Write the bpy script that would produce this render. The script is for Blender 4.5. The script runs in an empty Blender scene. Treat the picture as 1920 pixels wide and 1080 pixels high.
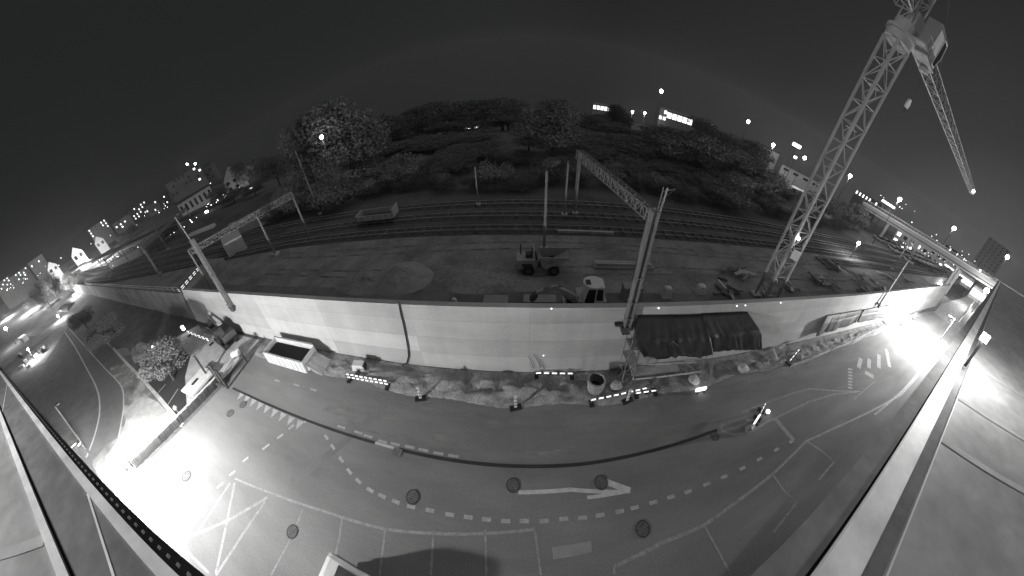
import bpy, math, random
from mathutils import Vector, Matrix, noise as mnoise
rad = math.radians
S = bpy.context.scene
C = S.collection

# ------------------------------------------------------------------ camera
F, CY, PITCH, ROLL, YAW = 586.728, 520.435, 0.6147914, -0.0326352, math.atan2(.07191311, .99740601)
H = 18.0
cam = bpy.data.cameras.new("camera")
cam.type = 'PANO'
cam.panorama_type = 'CENTRAL_CYLINDRICAL'
cam.central_cylindrical_range_u_min = -960 / F
cam.central_cylindrical_range_u_max = 960 / F
cam.central_cylindrical_range_v_min = -(1080 - CY) / F
cam.central_cylindrical_range_v_max = CY / F
cam.central_cylindrical_radius = 1.0
cam.clip_start = 0.05
cam.clip_end = 12000
cob = bpy.data.objects.new("camera", cam)
C.objects.link(cob)
S.camera = cob


def unrot(X, Y, Z):
    X, Y = X * math.cos(ROLL) - Y * math.sin(ROLL), X * math.sin(ROLL) + Y * math.cos(ROLL)
    c, s = math.cos(PITCH), math.sin(PITCH)
    x, y, z = X, Z * c + Y * s, Y * c - Z * s
    c, s = math.cos(YAW), math.sin(YAW)
    return Vector((x * c - y * s, x * s + y * c, z))


def ray(px, py):
    u = (px - 960) / F
    return unrot(math.sin(u), -(py - CY) / F, math.cos(u))


def at(px, py, z=0.0):
    d = ray(px, py)
    t = (z - H) / d.z
    return Vector((d.x * t, d.y * t, z))


def aty(px, py, y):
    d = ray(px, py)
    t = y / d.y
    return Vector((d.x * t, y, H + d.z * t))


def atr(px, py, r):
    d = ray(px, py)
    t = r / math.hypot(d.x, d.y)
    return Vector((d.x * t, d.y * t, H + d.z * t))


R, U, B = unrot(1, 0, 0), unrot(0, 1, 0), -unrot(0, 0, 1)
cob.matrix_world = Matrix(((R.x, U.x, B.x, 0), (R.y, U.y, B.y, 0), (R.z, U.z, B.z, H), (0, 0, 0, 1)))

# ------------------------------------------------------------------ night sky
W = bpy.data.worlds.new("World")
S.world = W
W.use_nodes = True
nt = W.node_tree
nt.nodes.clear()
wo = nt.nodes.new('ShaderNodeOutputWorld')
bg = nt.nodes.new('ShaderNodeBackground')
tc = nt.nodes.new('ShaderNodeTexCoord')
dot = nt.nodes.new('ShaderNodeVectorMath')
dot.operation = 'DOT_PRODUCT'
gd = Vector((1.0, 0.12, -0.12)).normalized()
dot.inputs[1].default_value = gd
cr = nt.nodes.new('ShaderNodeValToRGB')
e = cr.color_ramp.elements
e[0].position = 0.0
e[0].color = (.0150, .0166, .0154, 1)
e[1].position = 1.0
e[1].color = (.075, .077, .075, 1)
for p, v in ((.30, .0115), (.7, .0200), (.9, .036)):
    q = e.new(p)
    q.color = (v, v * 1.04, v, 1)
nt.links.new(tc.outputs['Generated'], dot.inputs[0])
nt.links.new(dot.outputs['Value'], cr.inputs[0])
nt.links.new(cr.outputs[0], bg.inputs[0])
bg.inputs[1].default_value = 1.0
nt.links.new(bg.outputs[0], wo.inputs[0])

sun = bpy.data.lights.new("sky_glow", 'SUN')
sun.energy = 0.58
sun.angle = rad(120)
sun.color = (1, 1, 1)
so = bpy.data.objects.new("sky_glow", sun)
so.rotation_euler = (rad(-28), rad(30), 0)
C.objects.link(so)

S.view_settings.view_transform = 'Standard'
S.view_settings.look = 'None'
S.view_settings.exposure = 0
S.view_settings.gamma = 1
S.cycles.max_bounces = 4
S.cycles.diffuse_bounces = 2


def lamp(name, loc, watts, size=.3, kind='POINT', aim=None, cone=150, blend=.6):
    l = bpy.data.lights.new(name, kind)
    l.energy = watts
    l.color = (1, 1, .99)
    l.shadow_soft_size = size
    if kind == 'SPOT':
        l.spot_size = rad(cone)
        l.spot_blend = blend
    o = bpy.data.objects.new(name, l)
    o.location = loc
    if aim is not None:
        o.rotation_euler = (Vector(aim) - Vector(loc)).to_track_quat('-Z', 'Y').to_euler()
    C.objects.link(o)
    return o


# ------------------------------------------------------------------ materials
def mat(name, v, rough=.85, var=.25, scale=1.5, fine=0.0, bump=0.0, fscale=18, tint=(1, 1, 1), metal=0.0, stretch=(1, 1, 1)):
    m = bpy.data.materials.new(name)
    m.use_nodes = True
    n = m.node_tree
    b = n.nodes['Principled BSDF']
    b.inputs['Roughness'].default_value = rough
    b.inputs['Metallic'].default_value = metal
    b.inputs['Specular IOR Level'].default_value = .25
    g = n.nodes.new('ShaderNodeNewGeometry')
    mp = n.nodes.new('ShaderNodeMapping')
    mp.inputs['Scale'].default_value = stretch
    n.links.new(g.outputs['Position'], mp.inputs[0])
    t = n.nodes.new('ShaderNodeTexNoise')
    t.inputs['Scale'].default_value = 1.0 / max(scale, .01)
    t.inputs['Detail'].default_value = 6
    t.inputs['Roughness'].default_value = .62
    n.links.new(mp.outputs[0], t.inputs['Vector'])
    r = n.nodes.new('ShaderNodeValToRGB')
    r.color_ramp.elements[0].position = .3
    r.color_ramp.elements[1].position = .7
    lo, hi = v * (1 - var), v * (1 + var)
    r.color_ramp.elements[0].color = (lo * tint[0], lo * tint[1], lo * tint[2], 1)
    r.color_ramp.elements[1].color = (hi * tint[0], hi * tint[1], hi * tint[2], 1)
    n.links.new(t.outputs['Fac'], r.inputs[0])
    out = r.outputs[0]
    if fine:
        t2 = n.nodes.new('ShaderNodeTexNoise')
        t2.inputs['Scale'].default_value = fscale
        t2.inputs['Detail'].default_value = 3
        n.links.new(g.outputs['Position'], t2.inputs['Vector'])
        mr = n.nodes.new('ShaderNodeMapRange')
        mr.inputs[1].default_value = .3
        mr.inputs[2].default_value = .7
        mr.inputs[3].default_value = 1 - fine
        mr.inputs[4].default_value = 1 + fine
        n.links.new(t2.outputs['Fac'], mr.inputs[0])
        mx = n.nodes.new('ShaderNodeVectorMath')
        mx.operation = 'SCALE'
        n.links.new(out, mx.inputs[0])
        n.links.new(mr.outputs[0], mx.inputs['Scale'])
        out = mx.outputs[0]
    n.links.new(out, b.inputs['Base Color'])
    if bump:
        bp = n.nodes.new('ShaderNodeBump')
        bp.inputs['Strength'].default_value = bump
        bp.inputs['Distance'].default_value = .1
        t3 = n.nodes.new('ShaderNodeTexNoise')
        t3.inputs['Scale'].default_value = fscale * .5
        t3.inputs['Detail'].default_value = 5
        n.links.new(g.outputs['Position'], t3.inputs['Vector'])
        n.links.new(t3.outputs['Fac'], bp.inputs['Height'])
        n.links.new(bp.outputs[0], b.inputs['Normal'])
    return m


def emis(name, v, k):
    m = bpy.data.materials.new(name)
    m.use_nodes = True
    n = m.node_tree
    b = n.nodes['Principled BSDF']
    b.inputs['Base Color'].default_value = (v, v, v, 1)
    b.inputs['Emission Color'].default_value = (1, 1, .98, 1)
    b.inputs['Emission Strength'].default_value = k
    return m


def panel_mat(name, v, pw, ph, off=0.0):
    """cast concrete: formwork panels of slightly different grey with joints, stains"""
    m = mat(name, v, .8, .13, 2.2, .05, .15, 8, stretch=(.35, 1, 1))
    n = m.node_tree
    b = n.nodes['Principled BSDF']
    g = [x for x in n.nodes if x.type == 'NEW_GEOMETRY'][0]
    sep = n.nodes.new('ShaderNodeSeparateXYZ')
    n.links.new(g.outputs['Position'], sep.inputs[0])
    cmb = n.nodes.new('ShaderNodeCombineXYZ')
    n.links.new(sep.outputs['X'], cmb.inputs[0])
    n.links.new(sep.outputs['Z'], cmb.inputs[1])
    br = n.nodes.new('ShaderNodeTexBrick')
    br.inputs['Scale'].default_value = 1
    br.inputs['Brick Width'].default_value = pw
    br.inputs['Row Height'].default_value = ph
    br.inputs['Mortar Size'].default_value = .018
    br.inputs['Mortar Smooth'].default_value = .6
    br.inputs['Bias'].default_value = 0
    br.offset = off
    br.inputs['Color1'].default_value = (.84, .84, .84, 1)
    br.inputs['Color2'].default_value = (1.14, 1.14, 1.14, 1)
    br.inputs['Mortar'].default_value = (.66, .66, .66, 1)
    n.links.new(cmb.outputs[0], br.inputs['Vector'])
    src = b.inputs['Base Color'].links[0].from_socket
    mx = n.nodes.new('ShaderNodeVectorMath')
    mx.operation = 'MULTIPLY'
    n.links.new(src, mx.inputs[0])
    n.links.new(br.outputs['Color'], mx.inputs[1])
    tz = n.nodes.new('ShaderNodeTexNoise')
    tz.inputs['Scale'].default_value = 1
    tz.inputs['Detail'].default_value = 5
    mz = n.nodes.new('ShaderNodeMapping')
    mz.inputs['Scale'].default_value = (1.1, 1, .10)
    n.links.new(g.outputs['Position'], mz.inputs[0])
    n.links.new(mz.outputs[0], tz.inputs['Vector'])
    rz = n.nodes.new('ShaderNodeMapRange')
    rz.inputs[1].default_value = .35
    rz.inputs[2].default_value = .7
    rz.inputs[3].default_value = 1.03
    rz.inputs[4].default_value = .91
    n.links.new(tz.outputs['Fac'], rz.inputs[0])
    m2 = n.nodes.new('ShaderNodeVectorMath')
    m2.operation = 'SCALE'
    n.links.new(mx.outputs[0], m2.inputs[0])
    n.links.new(rz.outputs[0], m2.inputs['Scale'])
    n.links.new(m2.outputs[0], b.inputs['Base Color'])
    return m


M = dict(
    asphalt=mat('asphalt', .185, .9, .32, 3.6, .12, .12, 14, stretch=(.28, 1, 1)),
    asphalt_shade=mat('shade_toned_asphalt', .030, .9, .25, 3, .15, .1, 14),
    ground=mat('soil_ground', .095, .95, .45, 6, .2, .2, 3),
    terrace=mat('trampled_earth', .215, .95, .4, 3.2, .2, .3, 4),
    gravel=mat('gravel', .26, .95, .30, .9, .35, .6, 12),
    sleeper=mat('old_sleeper', .10, .9, .3, 1),
    railst=mat('worn_rail', .32, .5, .2, 1),
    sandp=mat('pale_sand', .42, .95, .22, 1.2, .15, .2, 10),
    ballast=mat('ballast', .07, .95, .3, 1, .3, .3, 8),
    grass=mat('grass', .085, .95, .35, 2.2, .4, .5, 9),
    concrete=panel_mat('wall_concrete', .45, 7.6, 1.55),
    lowwall=mat('stained_concrete', .13, .9, .5, 1.6, .2, .1, 6, stretch=(1, 1, .25)),
    kerb=mat('kerb_stone', .45, .8, .15, 1),
    paint=mat('road_paint', .36, .7, .22, .35, .15, 0, 14),
    paintw=mat('worn_paint', .275, .7, .3, .25, .2, 0, 14),
    joint=mat('tar_joint', .035, .9, .2, 1),
    iron=mat('cast_iron', .125, .7, .3, .2, .3, .3, 20),
    steel=mat('galvanised_steel', .165, .55, .15, .6),
    craneel=mat('crane_paint', .30, .6, .15, 1),
    dark=mat('dark_steel', .045, .6, .3, .5),
    black=mat('black_rubber', .02, .8, .2, .3),
    white=mat('white_paint', .62, .5, .1, .5),
    cream=mat('machine_paint', .33, .5, .18, .4),
    glass=mat('dark_glass', .012, .2, .1, 1),
    tarp=mat('dark_tarpaulin', .034, .42, .3, .7, .1, .35, 4),
    tarpg=mat('grey_tarpaulin', .16, .6, .2, .8, .1, .4, 4, stretch=(3, 1, .4)),
    leaf=mat('leaves', .11, .9, .4, .8),
    leafm=mat('mid_leaves', .105, .9, .2, .6),
    leafl=mat('pale_leaves', .13, .9, .2, .6),
    leafd=mat('dark_leaves', .12, .9, .25, 1.2),
    bark=mat('bark', .06, .95, .3, .3),
    wood=mat('timber', .42, .85, .25, .5, .1, 0, 10, stretch=(.3, 1, 1)),
    rust=mat('rusty_steel', .07, .8, .3, .4),
    roofm=mat('roof_membrane', .30, .6, .24, .9, .10, .12, 5),
    seam_soft=mat('roof_lap', .37, .7, .2, .6),
    strip=mat('roof_walkway', .20, .8, .25, .5, .12, .1, 6),
    metal=mat('sheet_metal', .78, .45, .22, .35, .06, .08, 3),
    facade=mat('facade_plaster', .30, .85, .1, 2),
    house=mat('house_render', .55, .85, .08, 2),
    roof=mat('roof_tiles', .05, .85, .2, .5),
    block=mat('apartment_render', .17, .85, .12, 3),
    hill=mat('dark_hill', .010, 1, .3, 40),
    lampw=emis('lamp_glass', .8, 40),
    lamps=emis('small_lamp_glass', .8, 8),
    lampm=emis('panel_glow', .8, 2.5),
    winl=emis('lit_window', .8, 2.2),
    winb=emis('bright_shop_light', .8, 7),
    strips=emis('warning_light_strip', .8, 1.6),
)


# ------------------------------------------------------------------ mesh helpers
class MB:
    def __init__(s):
        s.v, s.f = [], []

    def add(s, vs, fs):
        o = len(s.v)
        s.v += [tuple(v) for v in vs]
        s.f += [tuple(i + o for i in f) for f in fs]
        return s

    def box(s, c, d, rz=0.0, M3=None):
        c = Vector(c)
        a = M3 or Matrix.Rotation(rz, 3, 'Z')
        vs = [c + a @ Vector((x * d[0] / 2, y * d[1] / 2, z * d[2] / 2)) for x in (-1, 1) for y in (-1, 1) for z in (-1, 1)]
        return s.add(vs, [(0, 1, 3, 2), (4, 6, 7, 5), (0, 4, 5, 1), (2, 3, 7, 6), (0, 2, 6, 4), (1, 5, 7, 3)])

    def taper(s, c, d, top, h, rz=0.0):
        """box footprint d at c (bottom) narrowing to top over h"""
        c = Vector(c)
        a = Matrix.Rotation(rz, 3, 'Z')
        vs = []
        for (w, dp), z in ((d, 0), (top, h)):
            for x, y in ((-1, -1), (1, -1), (1, 1), (-1, 1)):
                vs.append(c + a @ Vector((x * w / 2, y * dp / 2, z)))
        return s.add(vs, [(3, 2, 1, 0), (4, 5, 6, 7), (0, 1, 5, 4), (1, 2, 6, 5), (2, 3, 7, 6), (3, 0, 4, 7)])

    def tube(s, p0, p1, r0, r1=None, n=8, cap=True):
        p0, p1 = Vector(p0), Vector(p1)
        r1 = r0 if r1 is None else r1
        d = (p1 - p0).normalized()
        a = d.orthogonal().normalized()
        b = d.cross(a)
        vs = []
        for p, r in ((p0, r0), (p1, r1)):
            for i in range(n):
                t = 2 * math.pi * (i + .5) / n
                vs.append(p + a * (r * math.cos(t)) + b * (r * math.sin(t)))
        fs = [(i, (i + 1) % n, n + (i + 1) % n, n + i) for i in range(n)]
        if cap:
            fs += [tuple(range(n))[::-1], tuple(range(n, 2 * n))]
        return s.add(vs, fs)

    def bar(s, p0, p1, w):
        return s.tube(p0, p1, w * .7, n=4)

    def path(s, pts, r, n=6):
        for a, b in zip(pts[:-1], pts[1:]):
            s.tube(a, b, r, n=n)
        return s

    def prism(s, poly, z0, z1):
        n = len(poly)
        vs = [(p[0], p[1], z0) for p in poly] + [(p[0], p[1], z1) for p in poly]
        ar = sum(poly[i][0] * poly[(i + 1) % n][1] - poly[(i + 1) % n][0] * poly[i][1] for i in range(n))
        fs = [(i, (i + 1) % n, n + (i + 1) % n, n + i) for i in range(n)] + [tuple(range(n))[::-1], tuple(range(n, 2 * n))]
        if ar < 0:
            fs = [f[::-1] for f in fs]
        return s.add(vs, fs)

    def sheet(s, poly, z):
        n = len(poly)
        ar = sum(poly[i][0] * poly[(i + 1) % n][1] - poly[(i + 1) % n][0] * poly[i][1] for i in range(n))
        f = tuple(range(n))
        return s.add([(p[0], p[1], z) for p in poly], [f if ar > 0 else f[::-1]])

    def stripe(s, pts, w, z):
        """flat band of width w along a polyline"""
        P = [Vector((p[0], p[1])) for p in pts]
        L, Rr = [], []
        for i, p in enumerate(P):
            d = (P[min(i + 1, len(P) - 1)] - P[max(i - 1, 0)]).normalized()
            n = Vector((-d.y, d.x))
            L.append(p + n * w / 2)
            Rr.append(p - n * w / 2)
        k = len(P)
        vs = [(q.x, q.y, z) for q in L] + [(q.x, q.y, z) for q in Rr]
        return s.add(vs, [(i, k + i, k + i + 1, i + 1) for i in range(k - 1)])

    def profile(s, poly2, c, ax, ay, th):
        """extrude a 2-D outline (in plane ax, ay through c) by thickness th both ways"""
        c, ax, ay = Vector(c), Vector(ax).normalized(), Vector(ay).normalized()
        nn = ax.cross(ay)
        n = len(poly2)
        vs = [c + ax * p[0] + ay * p[1] - nn * th / 2 for p in poly2] + [c + ax * p[0] + ay * p[1] + nn * th / 2 for p in poly2]
        return s.add(vs, [(i, (i + 1) % n, n + (i + 1) % n, n + i) for i in range(n)] + [tuple(range(n))[::-1], tuple(range(n, 2 * n))])

    def ball(s, c, r, n=8, sz=1.0):
        c = Vector(c)
        m = n // 2 + 1
        vs = [c + Vector((0, 0, r * sz))]
        for i in range(1, m):
            t = math.pi * i / m
            for j in range(n):
                a = 2 * math.pi * j / n
                vs.append(c + Vector((r * math.sin(t) * math.cos(a), r * math.sin(t) * math.sin(a), r * math.cos(t) * sz)))
        vs.append(c - Vector((0, 0, r * sz)))
        fs = [(0, 1 + j, 1 + (j + 1) % n) for j in range(n)]
        for i in range(m - 2):
            for j in range(n):
                fs.append((1 + i * n + j, 1 + (i + 1) * n + j, 1 + (i + 1) * n + (j + 1) % n, 1 + i * n + (j + 1) % n))
        k = len(vs) - 1
        o = 1 + (m - 2) * n
        fs += [(k, o + (j + 1) % n, o + j) for j in range(n)]
        return s.add(vs, fs)

    def lattice(s, p0, p1, w, h, n, chord, brace, up=(0, 0, 1), faces=4, tri=False):
        p0, p1 = Vector(p0), Vector(p1)
        d = (p1 - p0).normalized()
        up = Vector(up)
        sd = d.cross(up).normalized()
        up = sd.cross(d).normalized()
        if tri:
            cs = [sd * w / 2 - up * h / 2, -sd * w / 2 - up * h / 2, up * h / 2]
        else:
            cs = [sd * w / 2 + up * h / 2, -sd * w / 2 + up * h / 2, -sd * w / 2 - up * h / 2, sd * w / 2 - up * h / 2]
        k = len(cs)
        for c in cs:
            s.bar(p0 + c, p1 + c, chord)
        for i in range(n + 1):
            a = p0 + (p1 - p0) * (i / n)
            for j in range(k):
                if faces == 2 and j in (0, 2):
                    continue
                s.bar(a + cs[j], a + cs[(j + 1) % k], brace)
                if i < n:
                    b = p0 + (p1 - p0) * ((i + 1) / n)
                    q = (cs[j], cs[(j + 1) % k]) if (i + j) % 2 == 0 else (cs[(j + 1) % k], cs[j])
                    s.bar(a + q[0], b + q[1], brace)
        return s

    def build(s, name, m, parent=None, smooth=False):
        me = bpy.data.meshes.new(name)
        me.from_pydata(s.v, [], s.f)
        me.materials.append(m)
        if smooth:
            me.polygons.foreach_set('use_smooth', [True] * len(me.polygons))
        me.update()
        o = bpy.data.objects.new(name, me)
        C.objects.link(o)
        if parent:
            o.parent = parent
        return o


def tag(o, label, cat, group=None):
    o['label'] = label
    o['category'] = cat
    if group:
        o['group'] = group
    return o


def struct(o):
    o['kind'] = 'structure'
    return o


def empty(name, loc, rz=0.0, label=None, cat=None, group=None):
    o = bpy.data.objects.new(name, None)
    o.empty_display_size = .3
    o.location = loc
    o.rotation_euler = (0, 0, rz)
    C.objects.link(o)
    if label:
        tag(o, label, cat, group)
    return o


def dup(root, loc, rz=0.0, label=None, group=None, scale=None):
    r = root.copy()
    C.objects.link(r)
    r.location = loc
    r.rotation_euler = (0, 0, rz)
    if scale:
        r.scale = scale
    if label:
        r['label'] = label
    if group:
        r['group'] = group
    for ch in list(root.children):
        c = ch.copy()
        C.objects.link(c)
        c.parent = r
        for g in list(ch.children):
            d = g.copy()
            C.objects.link(d)
            d.parent = c
    return r


rnd = random.Random(7)


def sm(a, b, x):
    t = min(1, max(0, (x - a) / (b - a)))
    return t * t * (3 - 2 * t)


# ------------------------------------------------------------------ terrain
SKY = [(-180, 1), (-100, 1.6), (-80, .3), (-60, -.2), (-50, -2.5), (-40, -4.5), (-15, -6), (10, -6.4), (25, -6.4), (40, -6), (64, -5.2), (80, -4), (95, -3), (180, -2)]


def skyel(a):
    for (a0, e0), (a1, e1) in zip(SKY[:-1], SKY[1:]):
        if a0 <= a <= a1:
            return e0 + (e1 - e0) * (a - a0) / (a1 - a0)
    return 0


def gz(x, y):
    r = math.hypot(x, y)
    a = math.degrees(math.atan2(x, y))
    b = 3.08 * sm(30, 50, y) * (1 - sm(110, 190, r) * (1 if a > 40 else 0) * .6)
    if r > 70:
        k = sm(70, 260, r)
        b += (r - 70) * math.tan(rad(skyel(a))) * (k if skyel(a) > 0 else 1) * sm(70, 110, r)
    return b


g = MB()
rs = [0.0, 8, 16, 24, 30, 36, 42, 48, 55, 62, 70, 80, 92, 106, 122, 140, 165, 195, 230, 280, 340, 410, 480, 560]
NA = 120
vs = [(0, 0, 0)]
for r in rs[1:]:
    for i in range(NA):
        a = 2 * math.pi * i / NA
        x, y = r * math.sin(a), r * math.cos(a)
        vs.append((x, y, gz(x, y) - .012))
fs = [(0, 1 + (i + 1) % NA, 1 + i) for i in range(NA)]
for k in range(len(rs) - 2):
    for i in range(NA):
        j = (i + 1) % NA
        fs.append((1 + k * NA + i, 1 + k * NA + j, 1 + (k + 1) * NA + j, 1 + (k + 1) * NA + i))
g.add(vs, fs)
struct(g.build('ground', M['ground']))

# street surface
st = MB()
st.sheet([(-24.9, -25), (60, -25), (140, -25), (140, 9), (78, 12.2), (60, 13.6), (-24.4, 13.6)], .004)
struct(st.build('road', M['asphalt']))
# forecourt west of the fence, bright sandy gravel
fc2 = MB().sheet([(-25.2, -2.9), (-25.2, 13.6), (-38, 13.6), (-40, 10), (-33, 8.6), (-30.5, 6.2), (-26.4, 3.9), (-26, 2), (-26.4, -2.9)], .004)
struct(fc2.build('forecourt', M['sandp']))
pk = MB().sheet([(-26.0, 2.05), (-26.35, 3.8), (-30.4, 6.05), (-33, 8.4), (-38.8, 9.4), (-44, 5.9), (-43, 4.0), (-34, 2.9)], .006)  # shade over the parking bays is put into near-black asphalt
struct(pk.build('parking_lot', M['asphalt_shade']))
pm = MB()
for a, b in (((292, 742), (311, 720)), ((314, 760), (334, 729)), ((341, 773), (355, 752))):
    pm.stripe([at(*a), at(*b)], .12, .011)
struct(pm.build('parking_marking', M['paintw']))
# pale path with apron next to the facade
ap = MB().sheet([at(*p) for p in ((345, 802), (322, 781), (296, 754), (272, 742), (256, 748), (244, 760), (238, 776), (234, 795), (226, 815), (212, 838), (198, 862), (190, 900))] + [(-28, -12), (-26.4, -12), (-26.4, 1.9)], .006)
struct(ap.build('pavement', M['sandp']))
gr = MB().sheet([(-26.5, -14), (-34, -14), (-80, -24), (-120, -12), (-112, 0), (-60, 4.2), (-43, 3.9), (-34, 2.7), (-26.5, 2)], .002)
gr.sheet([(-44, 6.2), (-39, 9.7), (-40.5, 10.2), (-39, 13.6), (-116, 11.8), (-110, 3), (-60, 4.9)], .002)
struct(gr.build('lawn', M['grass']))
# curved path across the lawn
pth = MB()
PL = [at(*p) for p in ((118, 618), (140, 650), (162, 690), (182, 730), (187, 770), (178, 815), (162, 858))]
PR = [at(*p) for p in ((126, 612), (160, 650), (196, 690), (226, 722), (232, 755), (228, 790), (222, 820))]
def smooth(P, k=5):
    Q = []
    for i in range(len(P) - 1):
        p0, p1, p2, p3 = P[max(i - 1, 0)], P[i], P[i + 1], P[min(i + 2, len(P) - 1)]
        for j in range(k):
            t = j / k
            Q.append(.5 * ((2 * p1) + (p2 - p0) * t + (2 * p0 - 5 * p1 + 4 * p2 - p3) * t * t + (3 * p1 - p0 - 3 * p2 + p3) * t ** 3))
    return Q + [P[-1]]


PL, PR = smooth(PL), smooth(PR)
vsx = [(p.x, p.y, .010) for p in PL + PR]
n_ = len(PL)
pth.add(vsx, [(i, i + 1, n_ + i + 1, n_ + i) for i in range(n_ - 1)])
struct(pth.build('path', mat('tarred_path', .10, .9, .2, 1)))
pe = MB()
pe.stripe(PL, .22, .016)
pe.stripe(PR, .16, .016)
struct(pe.build('path_edging', M['kerb']))
pw = MB().stripe([at(*p) for p in ((196, 636), (214, 655), (240, 684), (268, 712), (300, 748), (325, 778), (342, 798))], .42, .06)
struct(pw.build('kerb_strip', M['sandp']))
# far left junction roads
fr = MB()
fr.sheet([at(*p) for p in ((0, 612), (60, 583), (118, 560), (160, 552), (168, 560), (100, 590), (40, 618), (0, 640))], .02)
fr.sheet([at(*p) for p in ((60, 690), (36, 672), (70, 640), (100, 600), (128, 590), (132, 606), (110, 640), (84, 680))], .03)
struct(fr.build('side_street', M['asphalt']))

# dug strip of gravel at the foot of the wall
gb = MB()
nx, ny = 420, 20
x0, x1 = -24.6, 62
vs, fs = [], []
for i in range(nx + 1):
    x = x0 + (x1 - x0) * i / nx
    edge = 11.75 - .35 * sm(-14, -4, x) + .25 * math.sin(x * .9) * .6 + (.4 * sm(8, 16, x)) + .9 * sm(30, 60, x)
    for j in range(ny + 1):
        t = j / ny
        y = edge + (14.0 - edge) * t
        nv = mnoise.noise((x * .9, y * 1.4, 0)) + .5 * mnoise.noise((x * 2.4, y * 2.9, 3))
        hgt = max(0, .10 + .16 * nv) * math.sin(math.pi * min(1, t * 1.3)) + rnd.random() * .06
        if -9 < x < 4:
            hgt += .3 * math.exp(-((t - .45) / .3) ** 2) * max(.1, .55 + 1.2 * nv) * sm(-9, -6, x) * (1 - sm(1, 4, x))
        vs.append((x + rnd.uniform(-.06, .06), y + rnd.uniform(-.05, .05), .012 + (hgt if 0 < j < ny else 0)))
for i in range(nx):
    for j in range(ny):
        a = i * (ny + 1) + j
        fs.append((a, a + ny + 1, a + ny + 2, a + 1))
gb.add(vs, fs)
struct(gb.build('gravel_bed', M['gravel'], smooth=True))

# railway terrace behind the wall
T = 3.0
TP = [(-39.0, 14.3), (80, 14.3), (82, 24), (210, 22), (210, 48), (-200, 48), (-385, 52), (-390, 8), (-165, 9.0), (-140, 11.4), (-117, 12.3)]
tm = MB().prism(TP, -.5, T)
struct(tm.build('railway_terrace', M['terrace']))
dk = MB().sheet([(-39, 14.75), (80, 14.75), (80, 18.3), (20, 18.9), (-8, 19.4), (-39, 19.0)], T + .004)  # shadow band behind the wall, put in as a darker sheet
struct(dk.build('wall_shade_strip', mat('shaded_earth', .145, .95, .35, 2.5, .2)))
rt = MB()
for yy, a0 in ((21.4, 0), (22.6, .3), (25.6, 1.0), (26.8, 1.3)):
    rt.stripe([(x * 2.0, yy + .5 * math.sin(x * .23 + a0)) for x in range(-15, 30)], .35, T + .008)
struct(rt.build('wheel_ruts', mat('rutted_earth', .17, .95, .5, .9, .25)))
vg = MB().sheet([(-150, 12.0), (-110, 15.3), (-72, 20.7), (-47, 24.9), (-30, 27.9), (-14, 28.7), (0, 28.9), (30, 28.9), (61, 28.3), (100, 23.4), (209, 22.2), (209, 47.9), (-200, 47.9), (-200, 20)], T + .006)
struct(vg.build('verge', M['ground']))

# ------------------------------------------------------------------ road markings
def dashes(pts, w, L, m, name):
    q = MB()
    for p in pts:
        q.add([(p[0] - L / 2, p[1] - w / 2, .009), (p[0] + L / 2, p[1] - w / 2, .009), (p[0] + L / 2, p[1] + w / 2, .009), (p[0] - L / 2, p[1] + w / 2, .009)], [(0, 1, 2, 3)])
    return struct(q.build(name, m))


dm = MB()
px_d = [(612, 820), (624, 838), (640, 862), (655, 884), (672, 902), (694, 919), (716, 930), (742, 941), (771, 950), (806, 957), (843, 965), (878, 970), (912, 974), (948, 977), (983, 977), (1020, 977), (1057, 973), (1092, 971), (1125, 966), (1162, 959), (1190, 952), (1225, 942), (1258, 932), (1290, 922), (1325, 908), (1358, 894), (1392, 878), (1424, 861), (1456, 843), (1484, 828)]
P3 = [at(*p) for p in px_d]
for i, p in enumerate(P3):
    a, b = P3[max(0, i - 1)], P3[min(len(P3) - 1, i + 1)]
    d = Vector((b.x - a.x, b.y - a.y)).normalized() * .22
    dm.stripe([(p.x - d.x, p.y - d.y), (p.x + d.x, p.y + d.y)], .17, .009)
for p, q in (((455, 866), (466, 857)), ((492, 843), (505, 833)), ((520, 822), (531, 814)), ((541, 805), (551, 797)), ((430, 892), (441, 883)), ((407, 915), (418, 905)), ((570, 792), (580, 786))):
    dm.stripe([at(*p), at(*q)], .16, .009)
for p in ((640, 801), (672, 811), (690, 818), (717, 828), (741, 833), (768, 838), (794, 844), (822, 850), (850, 855), (520, 714), (556, 722), (588, 731)):
    c = at(*p)
    dm.stripe([(c.x - .3, c.y), (c.x + .3, c.y)], .15, .009)
struct(dm.build('lane_marking', M['paint']))
# shark teeth
tm_ = MB()
for i in range(9):
    x = -21.7 + i * .86
    tm_.add([(x - .3, 7.55, .009), (x + .3, 7.55, .009), (x + .05, 6.85, .009)], [(0, 2, 1)])
struct(tm_.build('give_way_marking', M['paint']))
# arrow
ar = MB()
tip = at(1182, 920)
ta = at(972, 923)
dr = (Vector((tip.x, tip.y)) - Vector((ta.x, ta.y))).normalized()
nn = Vector((-dr.y, dr.x))
ar.stripe([(ta.x, ta.y), at(1070, 918), (tip.x - dr.x * .5, tip.y - dr.y * .5)], .19, .009)
ar.stripe([at(1133, 902), (tip.x, tip.y)], .30, .0094)
ar.stripe([at(1101, 933), (tip.x, tip.y)], .16, .0098)
struct(ar.build('arrow_marking', mat('arrow_paint', .50, .7, .2, .35, .15)))
# parking bays and hatched area in the foreground
bm = MB()


def ln(*pp, w=.12, z=.009):
    bm.stripe([at(*p) for p in pp], w, z)


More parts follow.
